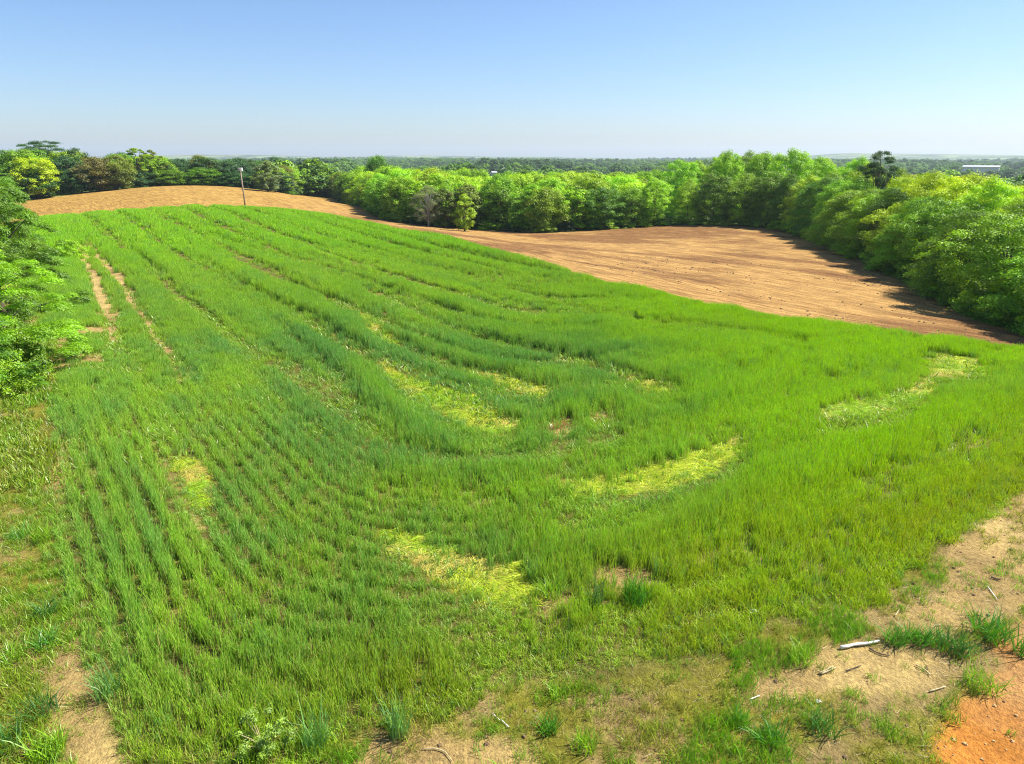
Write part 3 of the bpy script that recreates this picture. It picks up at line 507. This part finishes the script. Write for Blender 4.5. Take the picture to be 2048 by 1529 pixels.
def trunk(name, sd, h, CC, r0=.16, mat='bark', nl=14, top=.8):
    g = np.random.default_rng(sd); b = MB(); pts = [(0, 0, -.25)]; rs = [r0 * 1.25]
    for i in range(1, 7): t = i / 6; pts.append((g.normal(0, .10) * t * 2, g.normal(0, .10) * t * 2, h * top * t)); rs.append(r0 * (1 - .82 * t))
    b.tube(pts, rs, 7)
    for c in CC[g.choice(len(CC), min(nl, len(CC)), replace=False)]:
        zb = max(h * .12, min(c[2] * .62, h * top * .9)); t = zb / (h * top); p0 = np.array([pts[min(6, int(t * 6))][0], pts[min(6, int(t * 6))][1], zb]); mid = (p0 + c) / 2 + np.array([0, 0, -.15 + g.normal(0, .12)])
        b.tube([p0, mid, c], [r0 * .38, r0 * .24, r0 * .07], 5)
    me = b.mesh(name, True); me.materials.append(M[mat]); return me
VAR = {}
def var(key, crown_kw, trunk_kw=None):
    m, CC = crown('crown', **crown_kw); VAR[key] = (m, trunk('trunk', crown_kw['sd'] + 500, crown_kw['h'], CC, **(trunk_kw or {})), crown_kw['h'], crown_kw['r'])
for i in range(4): var('round%d' % i, dict(sd=100 + i, h=9, r=4.0, z0=.7, nclump=74 + 6 * i, leaf=.145, nleaf=17000, prof='round'))
for i in range(2): var('tall%d' % i, dict(sd=120 + i, h=9, r=2.8, z0=.5, nclump=60, leaf=.135, nleaf=13000, prof='tall', rc=(.6, 1.2)))
for i in range(3): var('spray%d' % i, dict(sd=140 + i, h=7.5, r=3.6, z0=.5, nclump=110, leaf=.085, nleaf=42000, prof='dome', flat=.36, droop=.28, rc=(.6, 1.25), thin=.75))
for i in range(2): var('fine%d' % i, dict(sd=150 + i, h=9, r=4.0, z0=.6, nclump=110, leaf=.095, nleaf=40000, prof='round', flat=.7, rc=(.4, .95)))
for i in range(2): var('near%d' % i, dict(sd=160 + i, h=7, r=3.4, z0=.3, nclump=120, leaf=.062, nleaf=72000, prof='dome', flat=.42, droop=.45, rc=(.24, .72), thin=.6, inner=.2))
for i in range(3): var('shrub%d' % i, dict(sd=170 + i, h=2.4, r=1.7, z0=.1, nclump=34, leaf=.075, nleaf=7000, prof='dome', rc=(.7, 1.3)), dict(r0=.05, nl=10))
for i in range(1): var('pine%d' % i, dict(sd=180 + i, h=13, r=4.2, z0=6.5, nclump=26, leaf=.19, nleaf=11000, prof='flat', flat=.42, rc=(.6, 1.2), inner=.2, thin=.4), dict(r0=.24, nl=26, top=.93))
var('pine1', dict(sd=186, h=13, r=4.0, z0=4.5, nclump=46, leaf=.17, nleaf=15000, prof='dome', flat=.7, rc=(.35, .8), inner=.3, thin=.35), dict(r0=.24, nl=30, top=.93))
var('bare0', dict(sd=190, h=9, r=2.8, z0=1.0, nclump=70, leaf=.07, nleaf=22000, prof='tall', rc=(.5, 1.0), thin=.55), dict(mat='greybark', nl=60, r0=.17))
var('open0', dict(sd=195, h=11, r=3.4, z0=1.5, nclump=36, leaf=.15, nleaf=9500, prof='tall', rc=(.35, .75), inner=.15), dict(nl=30, r0=.2))
NT = {'broadleaf_tree': 0}
def tree(key, x, y, h, r, colr, label, cat='tree', group=None, name='broadleaf_tree', rz=None):
    mc, mt, H0, R0 = VAR[key]; z = hgt(x, y); e = empty(name, (x, y, z - .05), rng.random() * 6.283 if rz is None else rz); sx = r / R0; e.scale = (sx, sx, h / H0)
    t = link('trunk', mt, None, e); c = link('crown', mc, None, e); j = lerp(.88, 1.12, rng.random(3)); c.color = (colr[0] * j[0], colr[1] * j[1], colr[2] * j[2], 1)
    tag(e, label, cat, group); NT[name] = NT.get(name, 0) + 1; return e
G = dict(mid=(.26, .44, .005), bright=(.37, .58, .005), yellow=(.48, .61, .004), lime=(.34, .55, .006), dark=(.055, .13, .03), blueg=(.06, .15, .055), olive=(.21, .27, .03), brownish=(.20, .20, .05), grey=(.24, .28, .13), deep=(.14, .29, .007), gold=(.48, .46, .02))
CN = dict(mid='mid-green', bright='bright green', yellow='yellow-green', lime='lime green', dark='dark green', blueg='blue-green', olive='olive', brownish='brownish', grey='grey-green', deep='deep green', gold='golden')
ORD = 'first second third fourth fifth sixth seventh eighth ninth tenth eleventh twelfth thirteenth fourteenth fifteenth sixteenth seventeenth eighteenth nineteenth twentieth twenty-first twenty-second twenty-third twenty-fourth twenty-fifth twenty-sixth twenty-seventh twenty-eighth twenty-ninth thirtieth thirty-first thirty-second thirty-third thirty-fourth thirty-fifth thirty-sixth thirty-seventh thirty-eighth thirty-ninth fortieth'.split()
YTOP = np.array([(-300, 285), (0, 292), (60, 288), (140, 300), (200, 305), (250, 303), (300, 300), (345, 312), (400, 308), (450, 318), (560, 312), (640, 307), (700, 318), (800, 320), (900, 330), (950, 336), (1040, 343), (1100, 347), (1200, 347), (1290, 348), (1315, 325), (1400, 312), (1450, 303), (1520, 294), (1590, 296), (1640, 309), (1700, 310), (1770, 322), (1810, 347), (1840, 347), (1900, 345), (1960, 350), (2010, 360), (2048, 366), (2400, 380)])
def pxof(x, y): return float(project(np.array(x), np.array(y), np.array(0.))[0])
def fit(x, y, lo, hi, k=1.0, extra=0.0):
    px = pxof(x, y); D = math.hypot(x, y); zt = zline(px, float(np.interp(px, YTOP[:, 0], YTOP[:, 1])) + extra, D); return min(max((zt - hgt(x, y)) * k, lo), hi)
# outward normals along the woodland edge
def along(V, step, jit):
    out = []; V = [np.array(v) for v in V]; acc = step * .5
    for i in range(len(V) - 1):
        e = V[i + 1] - V[i]; L = np.linalg.norm(e); t = e / L; nrm_ = np.array([-t[1], t[0]]); nrm_ = nrm_ if nrm_ @ (V[i] + 1e-6) > 0 else -nrm_
        while acc < L: out.append((V[i] + t * acc + t * rng.normal(0, jit), nrm_)); acc += step * rng.uniform(.8, 1.2)
        acc -= L
    return out
EDGE_L, EDGE_C, EDGE_R = TL[:6], TL[5:13], TL[12:]
fronts = []
def frontrow(V, step, off, hk, lo, hi, rr_, pal, kinds, where, group, rs):
    items = []
    for p, nv in along(V, step, .5):
        c = p + nv * (off + rng.uniform(-.3, 1.0)); items.append((pxof(*c), c))
    items.sort(key=lambda t: t[0]); items = [t for t in items if -140 < t[0] < 2190]
    for i, (px, c) in enumerate(items):
        cn = pal[rng.integers(len(pal))]; h = fit(c[0], c[1], lo, hi, hk * rng.uniform(.8, 1.02)); r = rr_ * rng.uniform(.85, 1.2)
        tree(kinds[rng.integers(len(kinds))], c[0], c[1], h, r, G[cn], '%s leafy tree, %s from the left %s' % (CN[cn], ORD[min(i, 39)], where), group=group)
frontrow(EDGE_L, 7.5, 2.5, .62, 4, 8, 4.0, ['dark', 'blueg', 'olive', 'dark', 'deep', 'grey', 'brownish'], ['round0', 'round1', 'round2', 'round3', 'tall0'], 'in the wood edge behind the ploughed hill', 'trees along the edge of the hill wood', 1)
frontrow(EDGE_C, 5.6, 2.6, .8, 5, 8.5, 3.6, ['mid', 'mid', 'deep', 'bright', 'deep', 'mid', 'olive'], ['round0', 'round1', 'round2', 'round3', 'tall0', 'tall1'], 'in the front row of the centre wood', 'trees along the edge of the centre wood', 2)
frontrow(EDGE_R, 4.3, 2.0, .80, 4.6, 8.6, 3.3, ['deep', 'mid', 'deep', 'mid', 'bright'], ['spray0', 'spray1', 'spray2', 'fine0', 'fine1'], 'in the front row of the right-hand wood', 'trees along the edge of the right-hand wood', 3)
# interiors on a jittered grid behind the front rows
pts = []
for gx_ in np.arange(-190, 200, 7.6):
    for gy_ in np.arange(30, 250, 7.6):
        pts.append((gx_ + rng.uniform(-2.6, 2.6), gy_ + rng.uniform(-2.6, 2.6)))
pts = np.array(pts); sd_ = sdf(pts, BROWN); Dd = np.hypot(pts[:, 0], pts[:, 1]); azp = np.array([pxof(*p) for p in pts]); sw = sdf(pts, WHEAT)
okp = (sd_ > 6.0) & (sw > 12) & (pts[:, 1] > 20)
cnt = 0
for p, s_, D_, px in sorted(zip(map(tuple, pts[okp]), sd_[okp], Dd[okp], azp[okp]), key=lambda t: t[2]):
    if px < -80 or px > 2150: continue
    if 1290 < px:
        if s_ > 26 or D_ > 150: continue
        cn = ['mid', 'bright', 'lime', 'bright', 'mid'][rng.integers(5)]; 
        if px > 1790 and s_ > 12: cn = ['yellow', 'yellow', 'lime'][rng.integers(3)]
        if px < 1640 and s_ > 7: cn = ['lime', 'bright', 'mid', 'bright'][rng.integers(4)]
        kind = ['spray0', 'spray1', 'spray2', 'fine0', 'fine1'][rng.integers(5)] if px > 1600 else ['fine0', 'fine1'][rng.integers(2)]
        h = fit(*p, 5, 15, rng.uniform(.95, 1.04) if s_ > 9 else rng.uniform(.78, .92)); lab, gr = '%s crown standing behind the front row of the right-hand wood' % CN[cn], 'trees inside the right-hand wood'; r = 3.9
    elif px < 560 and D_ > 170:
        if s_ > 26: continue
        cn = ['dark', 'mid', 'deep', 'olive', 'dark', 'blueg'][rng.integers(6)]; kind = 'round%d' % rng.integers(4); h = fit(*p, 6, 13.5, rng.uniform(.88, 1.02)); lab, gr = '%s crown rising behind the edge of the hill wood' % CN[cn], 'trees inside the hill wood'; r = 4.3
    elif px >= 540:
        if D_ > 228 or s_ > 105: continue
        cn = ['bright', 'mid', 'bright', 'lime', 'bright', 'mid'][rng.integers(6)]; kind = 'round%d' % rng.integers(4); h = min(fit(*p, 5, 13, 1.0) * rng.uniform(.84, 1.10), rng.uniform(8.2, 11.6)) - 1.8 * (abs(px - 988) < 30) * (D_ > 140); lab, gr = '%s rounded crown inside the centre wood' % CN[cn], 'trees inside the centre wood'; r = 4.4
    else: continue
    tree(kind, p[0], p[1], h, r * rng.uniform(.85, 1.2), G[cn], lab, group=gr); cnt += 1
def special(key, px, D, ytop, r, cn, label, cat='tree', name='broadleaf_tree', rz=None):
    x_, y_ = at_dist(px, D); h = zline(px, ytop, D) - hgt(x_, y_); return tree(key, x_, y_, h, r, G[cn], label, cat, None, name, rz)
special('pine0', 104, 212, 276, 5.2, 'dark', 'tall dark pine with flat layered boughs above the hill wood', name='pine_tree')
special('round2', 165, 206, 295, 4.2, 'dark', 'dark round crown right of the tall flat-boughed pine')
special('round1', 80, 189, 314, 4.6, 'yellow', 'bright yellow-green crown below the tall flat-boughed pine')
special('open0', 285, 199, 292, 4.4, 'mid', 'tall open mid-green tree with gaps of sky in its crown')
special('open0', 318, 204, 296, 3.4, 'olive', 'thin dark-topped tree just right of the tall open tree', rz=2.2)
special('round3', 205, 192, 312, 4.4, 'brownish', 'brownish crown left of the tall open tree', rz=1)
special('round0', 240, 193, 308, 4.2, 'olive', 'olive-brown crown between the brownish tree and the tall open tree')
special('tall0', 537, 178, 320, 3.2, 'grey', 'grey-green tree right of the light pole')
special('bare0', 855, 126, 366, 2.6, 'grey', 'pale grey half-bare tree at the front of the centre wood')
special('tall1', 892, 127, 374, 2.2, 'olive', 'olive tree right of the pale half-bare tree')
special('tall0', 928, 118, 386, 1.9, 'lime', 'slim lime green tree standing in front of the centre wood')
special('round1', 1103, 170, 346, 3.6, 'gold', 'golden yellow crown among green ones in the centre wood')
special('round2', 945, 215, 327, 3.8, 'dark', 'dark rounded crown rising at the back of the centre wood')
special('round3', 1050, 205, 337, 3.6, 'deep', 'deep green crown at the back of the wood, right of the white shed')
special('round0', 918, 222, 331, 2.2, 'dark', 'small dark crown at the back of the centre wood, left of a bigger one')
special('round1', 758, 205, 309, 3.8, 'deep', 'dark bushy crown topping the centre wood skyline')
special('pine1', 1748, 100, 293, 3.4, 'dark', 'dark pine with ragged top above the right-hand wood', name='pine_tree')
for px, D, yt, r, lb in ((1822, 84, 344, 3.2, 'leftmost of the yellow-green crowns left of the white warehouse'), (1875, 78, 341, 3.4, 'second of the yellow-green crowns, below the white warehouse left end'), (1925, 74, 342, 3.4, 'yellow-green crown directly below the white warehouse'), (1985, 69, 352, 3.2, 'last yellow-green crown to the right below the white warehouse')):
    special('fine%d' % (px % 2), px, D, yt, r, 'yellow', lb)
def based(key, px, py, ytop, r, cn, label, cat='tree', name='broadleaf_tree'):
    x_, y_ = ground(px, py); D = math.hypot(x_, y_); h = zline(px, ytop, D) - hgt(x_, y_); return tree(key, x_, y_, h, r, G[cn], label, cat, None, name)
based('spray1', 1988, 640, 560, 1.3, 'bright', 'small slender tree with a thin stem at the right wood edge')
# big trees at the left edge
based('near0', 8, 640, 316, 3.5, 'deep', 'tall green leafy tree at the left margin, behind the drooping one')
based('near1', 5, 745, 458, 3.0, 'mid', 'drooping yellow-green tree reaching over the left field margin')
based('near0', -70, 800, 560, 2.6, 'deep', 'deep green bushy tree at the foot of the drooping left tree')
based('near1', 50, 560, 440, 2.0, 'deep', 'smaller green tree behind the drooping left tree')
for i, (px, py, yt, r) in enumerate(((-25, 560, 318, 4), (-10, 520, 316, 3.6), (-90, 700, 380, 3.5))):
    based('near%d' % (i % 2), px, py, yt, r, 'deep', ['green tree behind the tall tree of the left margin', 'farthest green tree along the left margin', 'green tree at the very left beside the drooping one'][i])
# shrubs
SH = [(1962, 628, 596, 1.5, 'lime', 'bright lime shrub at the right wood edge'), (1920, 612, 575, 1.3, 'deep', 'deep green shrub left of the bright lime shrub'), (2040, 655, 610, 1.6, 'deep', 'dark shrub at the right end of the wood edge'), (1760, 538, 500, 1.4, 'deep', 'deep green shrub by the shadow on the bare field'),
      (755, 427, 405, 1.9, 'bright', 'bright shrub at the left corner of the centre wood'), (742, 419, 402, 1.6, 'mid', 'mid-green shrub at the corner where the bare field narrows'), (700, 404, 386, 2.2, 'mid', 'low mid-green shrub left of the shaded corner of the wood'),
      (30, 760, 650, 1.3, 'deep', 'dark shrub under the drooping left tree'), (5, 800, 720, 1.0, 'mid', 'small shrub at the left picture edge below the trees'), (140, 520, 478, 1.1, 'lime', 'small lime shrub beside the wheel track at the left')]
for i, (px, py, yt, r, cn, lb) in enumerate(SH): based('shrub%d' % (i % 3), px, py, yt, r, cn, lb, 'shrub', 'shrub')
# low undergrowth bushes along the woodland edge
for V, st, pal, wh in ((EDGE_C, 5.5, ['deep', 'mid', 'dark'], 'centre'), (EDGE_R, 3.4, ['deep', 'mid', 'bright'], 'right-hand')):
    it = []
    for p, nv in along(V, st, .6):
        c = p + nv * rng.uniform(.6, 1.6); it.append((pxof(*c), c))
    it.sort(key=lambda t: t[0])
    for i, (px, c) in enumerate(it):
        if px < 560 or px > 2150: continue
        cn = pal[rng.integers(3)]; tree('shrub%d' % rng.integers(3), c[0], c[1], rng.uniform(1.3, 2.6), rng.uniform(1.2, 2.0), G[cn], '%s bush, %s from the left at the foot of the %s wood' % (CN[cn], ORD[min(i, 39)], wh), 'shrub', 'bushes at the foot of the %s wood' % wh, 'shrub')
# far-off woodland as one mass
fsrc = []
for k in ('round0', 'round1', 'round2', 'round3'):
    m2 = crown('far crown', 300 + len(fsrc), 9, 4.6, .5, 40, .42, 2400, mat='farleaf')[0]; fsrc.append(bpy.data.objects.new('far', m2))
XS, YS = [], []
for r0, r1, de in ((226, 420, .016), (420, 900, .009), (900, 1800, .004), (1800, 3600, .0016)):
    n = int(de * .74 * (r1 * r1 - r0 * r0)); r = np.sqrt(rng.random(n) * (r1 * r1 - r0 * r0) + r0 * r0); a = (rng.random(n) * 2 - 1) * .74; XS.append(r * np.sin(a)); YS.append(r * np.cos(a))
x = np.concatenate(XS); y = np.concatenate(YS); D = np.hypot(x, y)
clear = (fbm(x / 170, y / 170, 61, 3) < .42) & (D > 420)
WH = at_dist(1949, 930); dw = np.hypot(x - WH[0], y - WH[1]); blk = (dw < 40) | ((np.abs(np.arctan2(x, y) - math.atan2(*WH)) < .022) & (D > 830) & (D < 930))
SHD = [at_dist(988, 470), at_dist(1006, 640)]
for s_ in SHD: blk |= (np.hypot(x - s_[0], y - s_[1]) < 14) | ((np.abs(np.arctan2(x, y) - math.atan2(*s_)) < .012) & (D < math.hypot(*s_)) & (D > math.hypot(*s_) - 130))
kp = ~clear & ~blk; x, y, D = x[kp], y[kp], D[kp]; nn = fbm(x / 90, y / 90, 63, 3)
sc = lerp(.8, 1.25, rng.random(len(x))) * np.where(D > 1800, 1.35, np.where(D > 900, 1.15, 1.0)); T5 = cm(cm(c3((.15, .30, .03)), c3((.07, .16, .035)), sstep(.42, .6, nn)), c3(G['lime']), (rng.random(len(x)) < .3) * .5 * (D < 700)) * lerp(.85, 1.12, rng.random(len(x)))[:, None]
szh = sc * lerp(.8, 1.25, rng.random(len(x)))
scatter('distant_woodland', fsrc, np.c_[x, y, height(x, y) - .3], np.c_[0 * x, 0 * x, rng.random(len(x)) * 6.28], np.c_[sc * 1.15, sc * 1.15, szh], rng.integers(0, 4, len(x)), T5, 'far-off rolling woodland fading blue toward the hills', 'woodland')
# ---------------------------------------------------------------- things
# light pole behind the crest
x_, y_ = at_dist(489, 128); zg = hgt(x_, y_); zt = zline(484, 345, 128); e = tag(empty('light_pole', (x_, y_, zg)), 'leaning weathered wooden pole with a white lamp box, behind the green crest', 'pole')
Hh = zt - zg; lean = -.08
MB().tube([(0, 0, -.5), (lean * .5, 0, Hh * .5), (lean, 0, Hh)], [.14, .12, .10], 10).build('post', M['pole'], e, True)
MB().box((lean + .02, -.12, Hh + .1), (.14, .5, .10)).build('bracket', M['metal'], e)
hd = MB().box((lean + .22, -.25, Hh + .48), (.36, .36, .5)).build('lamp_housing', M['white'], e)
MB().box((lean - .15, -.25, Hh + .48), (.22, .34, .46)).build('control_box', M['metal'], e)
MB().box((lean + .22, -.44, Hh + .48), (.28, .03, .38)).build('lens', M['white'], hd)
# warehouse and sheds far away
def building(name, loc, rz, W, Dp, Hw, ridge, label, cat, wins, win=(2.0, 1.6), ov=.5):
    e = tag(empty(name, loc, rz), label, cat); MB().box((0, 0, Hw / 2 - 1), (W, Dp, Hw + 2)).build('wall', M['wall'], e)
    a, b2 = W / 2 + ov, Dp / 2 + ov
    MB().poly([(-a, -b2, Hw + .02), (a, -b2, Hw + .02), (a, b2, Hw + .02), (-a, b2, Hw + .02), (-a, 0, Hw + ridge), (a, 0, Hw + ridge)], [(0, 1, 5, 4), (2, 3, 4, 5), (0, 4, 3), (1, 2, 5), (0, 3, 2, 1)]).build('roof', M['roof'], e)
    for i in range(wins):
        fx = (-W / 2 + W * (i + .5) / wins)
        f = MB().box((fx, -Dp / 2 - .03, Hw * .55), (win[0] + .3, .06, win[1] + .3)).build('window', M['white'], e)
        MB().box((fx, -Dp / 2 - .075, Hw * .55), (win[0], .03, win[1])).build('pane', M['glass'], f)
    dr = MB().box((W * .32, -Dp / 2 - .03, 1.5), (2.4 if W > 10 else 1.0, .06, 3.0 if W > 10 else 2.0)).build('door', M['metal'], e); return e
zw = hgt(*WH); zb = min(zw, -9); building('warehouse', (WH[0], WH[1], zb), -.62, 33, 24, zline(1949, 331, 930) - zb - 1.4, 1.4, 'long low white warehouse far off among trees at the right', 'warehouse', 8)
for i, (s_, py, D_, W) in enumerate(((SHD[0], 343, 470, 3.4), (SHD[1], 336, 640, 4.0))):
    zg = hgt(*s_); Hw = max(2.4, zline(988, py, D_) - zg - .8); building('shed', (s_[0], s_[1], zg), .3, W, 4, Hw, .9, ['small white shed showing between treetops behind the centre wood', 'tiny farther white shed right of the nearer one'][i], 'shed', 1, (.8, .8), .15)
# tufts of grass one can tell apart
def tuft_thing(px, py, hpx, r, colr, label, n=90, wd=.016, lean=.5, sd=0, name='grass_tuft', droop=.5):
    x_, y_ = ground(px, py); z_ = hgt(x_, y_); D = math.dist((x_, y_, z_), (0, 0, CAMH)); h = hpx / FPX * D / .8
    V, F_, H_, R_ = blades(n, r, h, .5, wd, lean, 3, 0, False, sd, droop); me = fastmesh(name, V, F_, {'hgt': ('FLOAT', H_), 'rnd': ('FLOAT', R_)}, True)
    o = link(name, me, TUFT); o.location = (x_, y_, z_ - .01); o.color = (*colr, 1); return tag(o, label, 'grass tuft', 'separate grass tufts in the foreground')
TUFT, tn, to = newmat('tuft blade'); tcol = tn.nodes.new('ShaderNodeObjectInfo').outputs['Color']; trn = attr(tn, 'rnd').outputs['Fac']; leafshade(tn, to, mix(tn, tcol, mix(tn, (.7, .75, .8), (1.35, 1.25, 1.0), trn), 1.0, 'MULTIPLY'), .35, .06)
DG, LG, BG = (.09, .30, .015), (.24, .46, .015), (.17, .37, .09)
for i, t in enumerate([(1270, 1212, 60, .26, DG, 'dense upright dark tuft right of the bare patch in the crop', 120, .018, .15), (1190, 1222, 70, .14, (.08, .2, .06), 'tall thin grey-green tuft left of the bare patch', 45, .014, .12), (1100, 1195, 38, .22, LG, 'light green spreading tuft beside the flattened yellow crop', 100, .014, .5),
    (1312, 1160, 45, .10, BG, 'slim blue-green tuft right above the bare patch', 35, .012, .1), (1097, 1470, 30, .16, DG, 'dark compact tuft on the tan soil at bottom centre', 110, .015, .6), (1113, 1405, 24, .16, LG, 'bright spiky tuft just behind the dark bottom-centre tuft', 70, .014, .6), (1165, 1510, 38, .20, LG, 'bright tuft at the bottom edge, right of centre', 90, .015, .45),
    (1474, 1448, 26, .16, DG, 'small dark tuft left of the round rosette tuft', 90, .015, .6), (1537, 1488, 32, .20, DG, 'round dark rosette tuft on sandy soil near the bottom', 130, .016, .75), (1642, 1470, 38, .24, (.07, .24, .025), 'bright leaning tuft right of the round rosette tuft', 110, .016, .55), (1598, 1330, 36, .2, LG, 'mid-green tuft left of the white stick', 80, .014, .4),
    (1790, 1290, 34, .18, DG, 'first dark tuft behind the white stick end', 90, .018, .5), (1830, 1286, 30, .22, DG, 'second dark tuft in the clump right of the white stick', 110, .018, .6), (1872, 1292, 30, .24, DG, 'third dark tuft in the clump right of the white stick', 110, .018, .65), (1910, 1312, 34, .24, (.06, .2, .03), 'dark tuft at the right end of the clump, by the orange soil', 110, .018, .6),
    (1980, 1280, 40, .32, DG, 'largest dark tuft at the top of the orange soil', 170, .018, .65), (2046, 1310, 34, .2, DG, 'dark tuft cut by the right picture edge', 80, .016, .5), (1960, 1380, 30, .3, LG, 'bright grassy clump overhanging the orange soil', 150, .014, .5),
    (95, 1295, 28, .18, DG, 'dark star-shaped tuft on the left verge, above the bare soil', 80, .018, .7), (92, 1235, 30, .20, (.07, .22, .03), 'green tuft just above the dark star-shaped tuft at the left', 80, .016, .6), (25, 1325, 26, .22, LG, 'light spreading tuft near the left edge', 80, .014, .6), (100, 1520, 40, .26, LG, 'bright spiky tuft in the bottom left corner', 110, .016, .6), (25, 1490, 34, .26, (.07, .22, .03), 'green tuft at the far bottom left edge', 100, .016, .6), (85, 1435, 34, .26, (.07, .2, .03), 'broad green tuft above the bottom left corner', 100, .016, .65), (85, 1085, 34, .2, LG, 'tall light tuft on the left verge beside the drilled rows', 90, .014, .3), (40, 1080, 24, .25, DG, 'dark low tuft on the left verge', 80, .014, .6),
    (800, 1490, 85, .16, BG, 'tall blue-green stalky tuft at the bottom, left of centre', 60, .018, .22), (635, 1500, 80, .2, BG, 'dense blue-green stand at the bottom beside the leafy weed', 70, .018, .22), (1065, 1165, 42, .12, BG, 'blue-green upright tuft above the flattened yellow crop', 50, .014, .15), (900, 1155, 24, .10, BG, 'small blue-green tuft standing in the flattened yellow crop', 36, .013, .2),
    (215, 1400, 60, .2, BG, 'blue-green tuft bordering the bare soil at lower left', 70, .016, .25), (1050, 858, 26, .2, DG, 'dark tuft at the tip of the long flattened swath', 60, .02, .15)]):
    tuft_thing(*t[:6], n=t[6], wd=t[7], lean=t[8], sd=400 + i)
# leafy weed
x_, y_ = ground(530, 1512); z_ = hgt(x_, y_); e = tag(empty('weed', (x_, y_, z_)), 'pale yellow-green leafy weed at the bottom edge, left of centre', 'weed')
mw, CCw = crown('leaves', 501, .62, .42, .05, 26, .020, 2600, prof='dome', rc=(.5, 1.0)); lw = link('leaves', mw, None, e); lw.color = (.27, .40, .06, 1)
st = MB(); 
for c in CCw[::2]: st.tube([(0, 0, -.02), (c[0] * .5, c[1] * .5, c[2] * .6), tuple(c)], [.008, .006, .003], 5)
st.build('stems', M['wood'], e)
# sticks and scraps
def stick(px0, py0, px1, py1, rad, mat, label, name='stick', cat='stick', bend=.0, lift=0.03):
    a = np.array([*ground(px0, py0), 0]); b = np.array([*ground(px1, py1), 0]); a[2] = hgt(*a[:2]) + lift; b[2] = hgt(*b[:2]) + lift; c = (a + b) / 2; nv = np.array([-(b - a)[1], (b - a)[0], 0]); g = np.random.default_rng(int(px0 * 7 + py0)); pts = []; rs = []
    for k in range(7):
        t = k / 6; p = a + (b - a) * t + nv * bend * math.sin(math.pi * t) + g.normal(0, rad * .18, 3) - c; p[2] = (a + (b - a) * t)[2] - c[2] + abs(g.normal(0, rad * .2)); pts.append(p); rs.append(rad * (.85 + .3 * g.random()) * (1 - .25 * t))
    o = MB().tube(pts, rs, 8).build(name, M[mat], None, True); o.location = c; return tag(o, label, cat)
stick(1679, 1304, 1758, 1289, .03, 'stick', 'long straight white stick lying on bare soil at lower right', lift=.05)
stick(1638, 1352, 1664, 1338, .019, 'wood', 'upper of two short tan sticks on the lower right soil'); stick(1642, 1356, 1670, 1343, .016, 'wood', 'lower of two short tan sticks on the lower right soil')
stick(1830, 1336, 1858, 1362, .014, 'wood', 'curved tan stick on the soil right of the two short sticks', bend=.15); stick(1857, 1393, 1889, 1383, .013, 'wood', 'thin tan stick near the orange soil corner')
stick(1738, 1302, 1778, 1318, .014, 'darkwood', 'thin dark curved twig under the white stick', bend=-.15); stick(1981, 1160, 1999, 1168, .02, 'darkwood', 'short dark stick on the bare strip at the right edge')
stick(1974, 1178, 1994, 1206, .010, 'stick', 'thin pale stalk on the bare strip at the right edge'); stick(1500, 1408, 1518, 1399, .012, 'stick', 'small white stick fragment on sandy soil, bottom right of centre'); stick(985, 1432, 1000, 1450, .008, 'stick', 'thin pale straw stalk at bottom centre')
stick(1003, 1455, 1018, 1459, .010, 'stick', 'tiny white stick chip at bottom centre'); stick(845, 1508, 905, 1531, .01, 'wood', 'bent tan stalk at the bottom edge left of centre', bend=.2); stick(1788, 1240, 1797, 1228, .012, 'wood', 'short tan stub standing out of the bare strip'); stick(1690, 1352, 1720, 1340, .010, 'darkwood', 'thin dark twig between the tan sticks and the white stick')
# pale scrap
def scrap(px, py, sz, label):
    x_, y_ = ground(px, py); g = np.random.default_rng(px); n_ = 9; V = []; Fq = []
    for i in range(n_):
        for j in range(n_):
            u, v = i / (n_ - 1) - .5, j / (n_ - 1) - .5; V.append((u * sz * 1.7 * (1 + .2 * g.normal() * (abs(v) > .4)), v * sz, .04 + .06 * math.sin(7 * u + 3 * v) * sz * 3 + g.normal(0, .012)))
    for i in range(n_ - 1):
        for j in range(n_ - 1): k = i * n_ + j; Fq.append((k, k + n_, k + n_ + 1, k + 1))
    o = MB().poly(V, Fq).build('plastic_scrap', M['rag'], None, True); sm = o.modifiers.new('thick', 'SOLIDIFY'); sm.thickness = .006; o.location = (x_, y_, hgt(x_, y_)); tag(o, label, 'scrap')
scrap(1508, 1232, .14, 'crumpled white scrap lying in the grass at lower right'); scrap(1636, 1408, .05, 'tiny white scrap on sandy soil below the tan sticks')
# ---------------------------------------------------------------- haze
hz = MB().box((0, 2800, 30), (13600, 9000, 110)).build('haze', None); hm, hn, ho = newmat('haze'); pv = hn.nodes.new('ShaderNodeVolumePrincipled'); pv.inputs['Color'].default_value = (.76, .89, 1.0, 1); pv.inputs['Density'].default_value = 1.35e-4; pv.inputs['Anisotropy'].default_value = .2
hn.links.new(pv.outputs[0], ho.inputs['Volume']); hz.data.materials.append(hm); tag(hz, 'thin pale blue haze over the distance', 'haze', kind='stuff')
print('COUNTS', NT, cnt, 'wheat', NW)
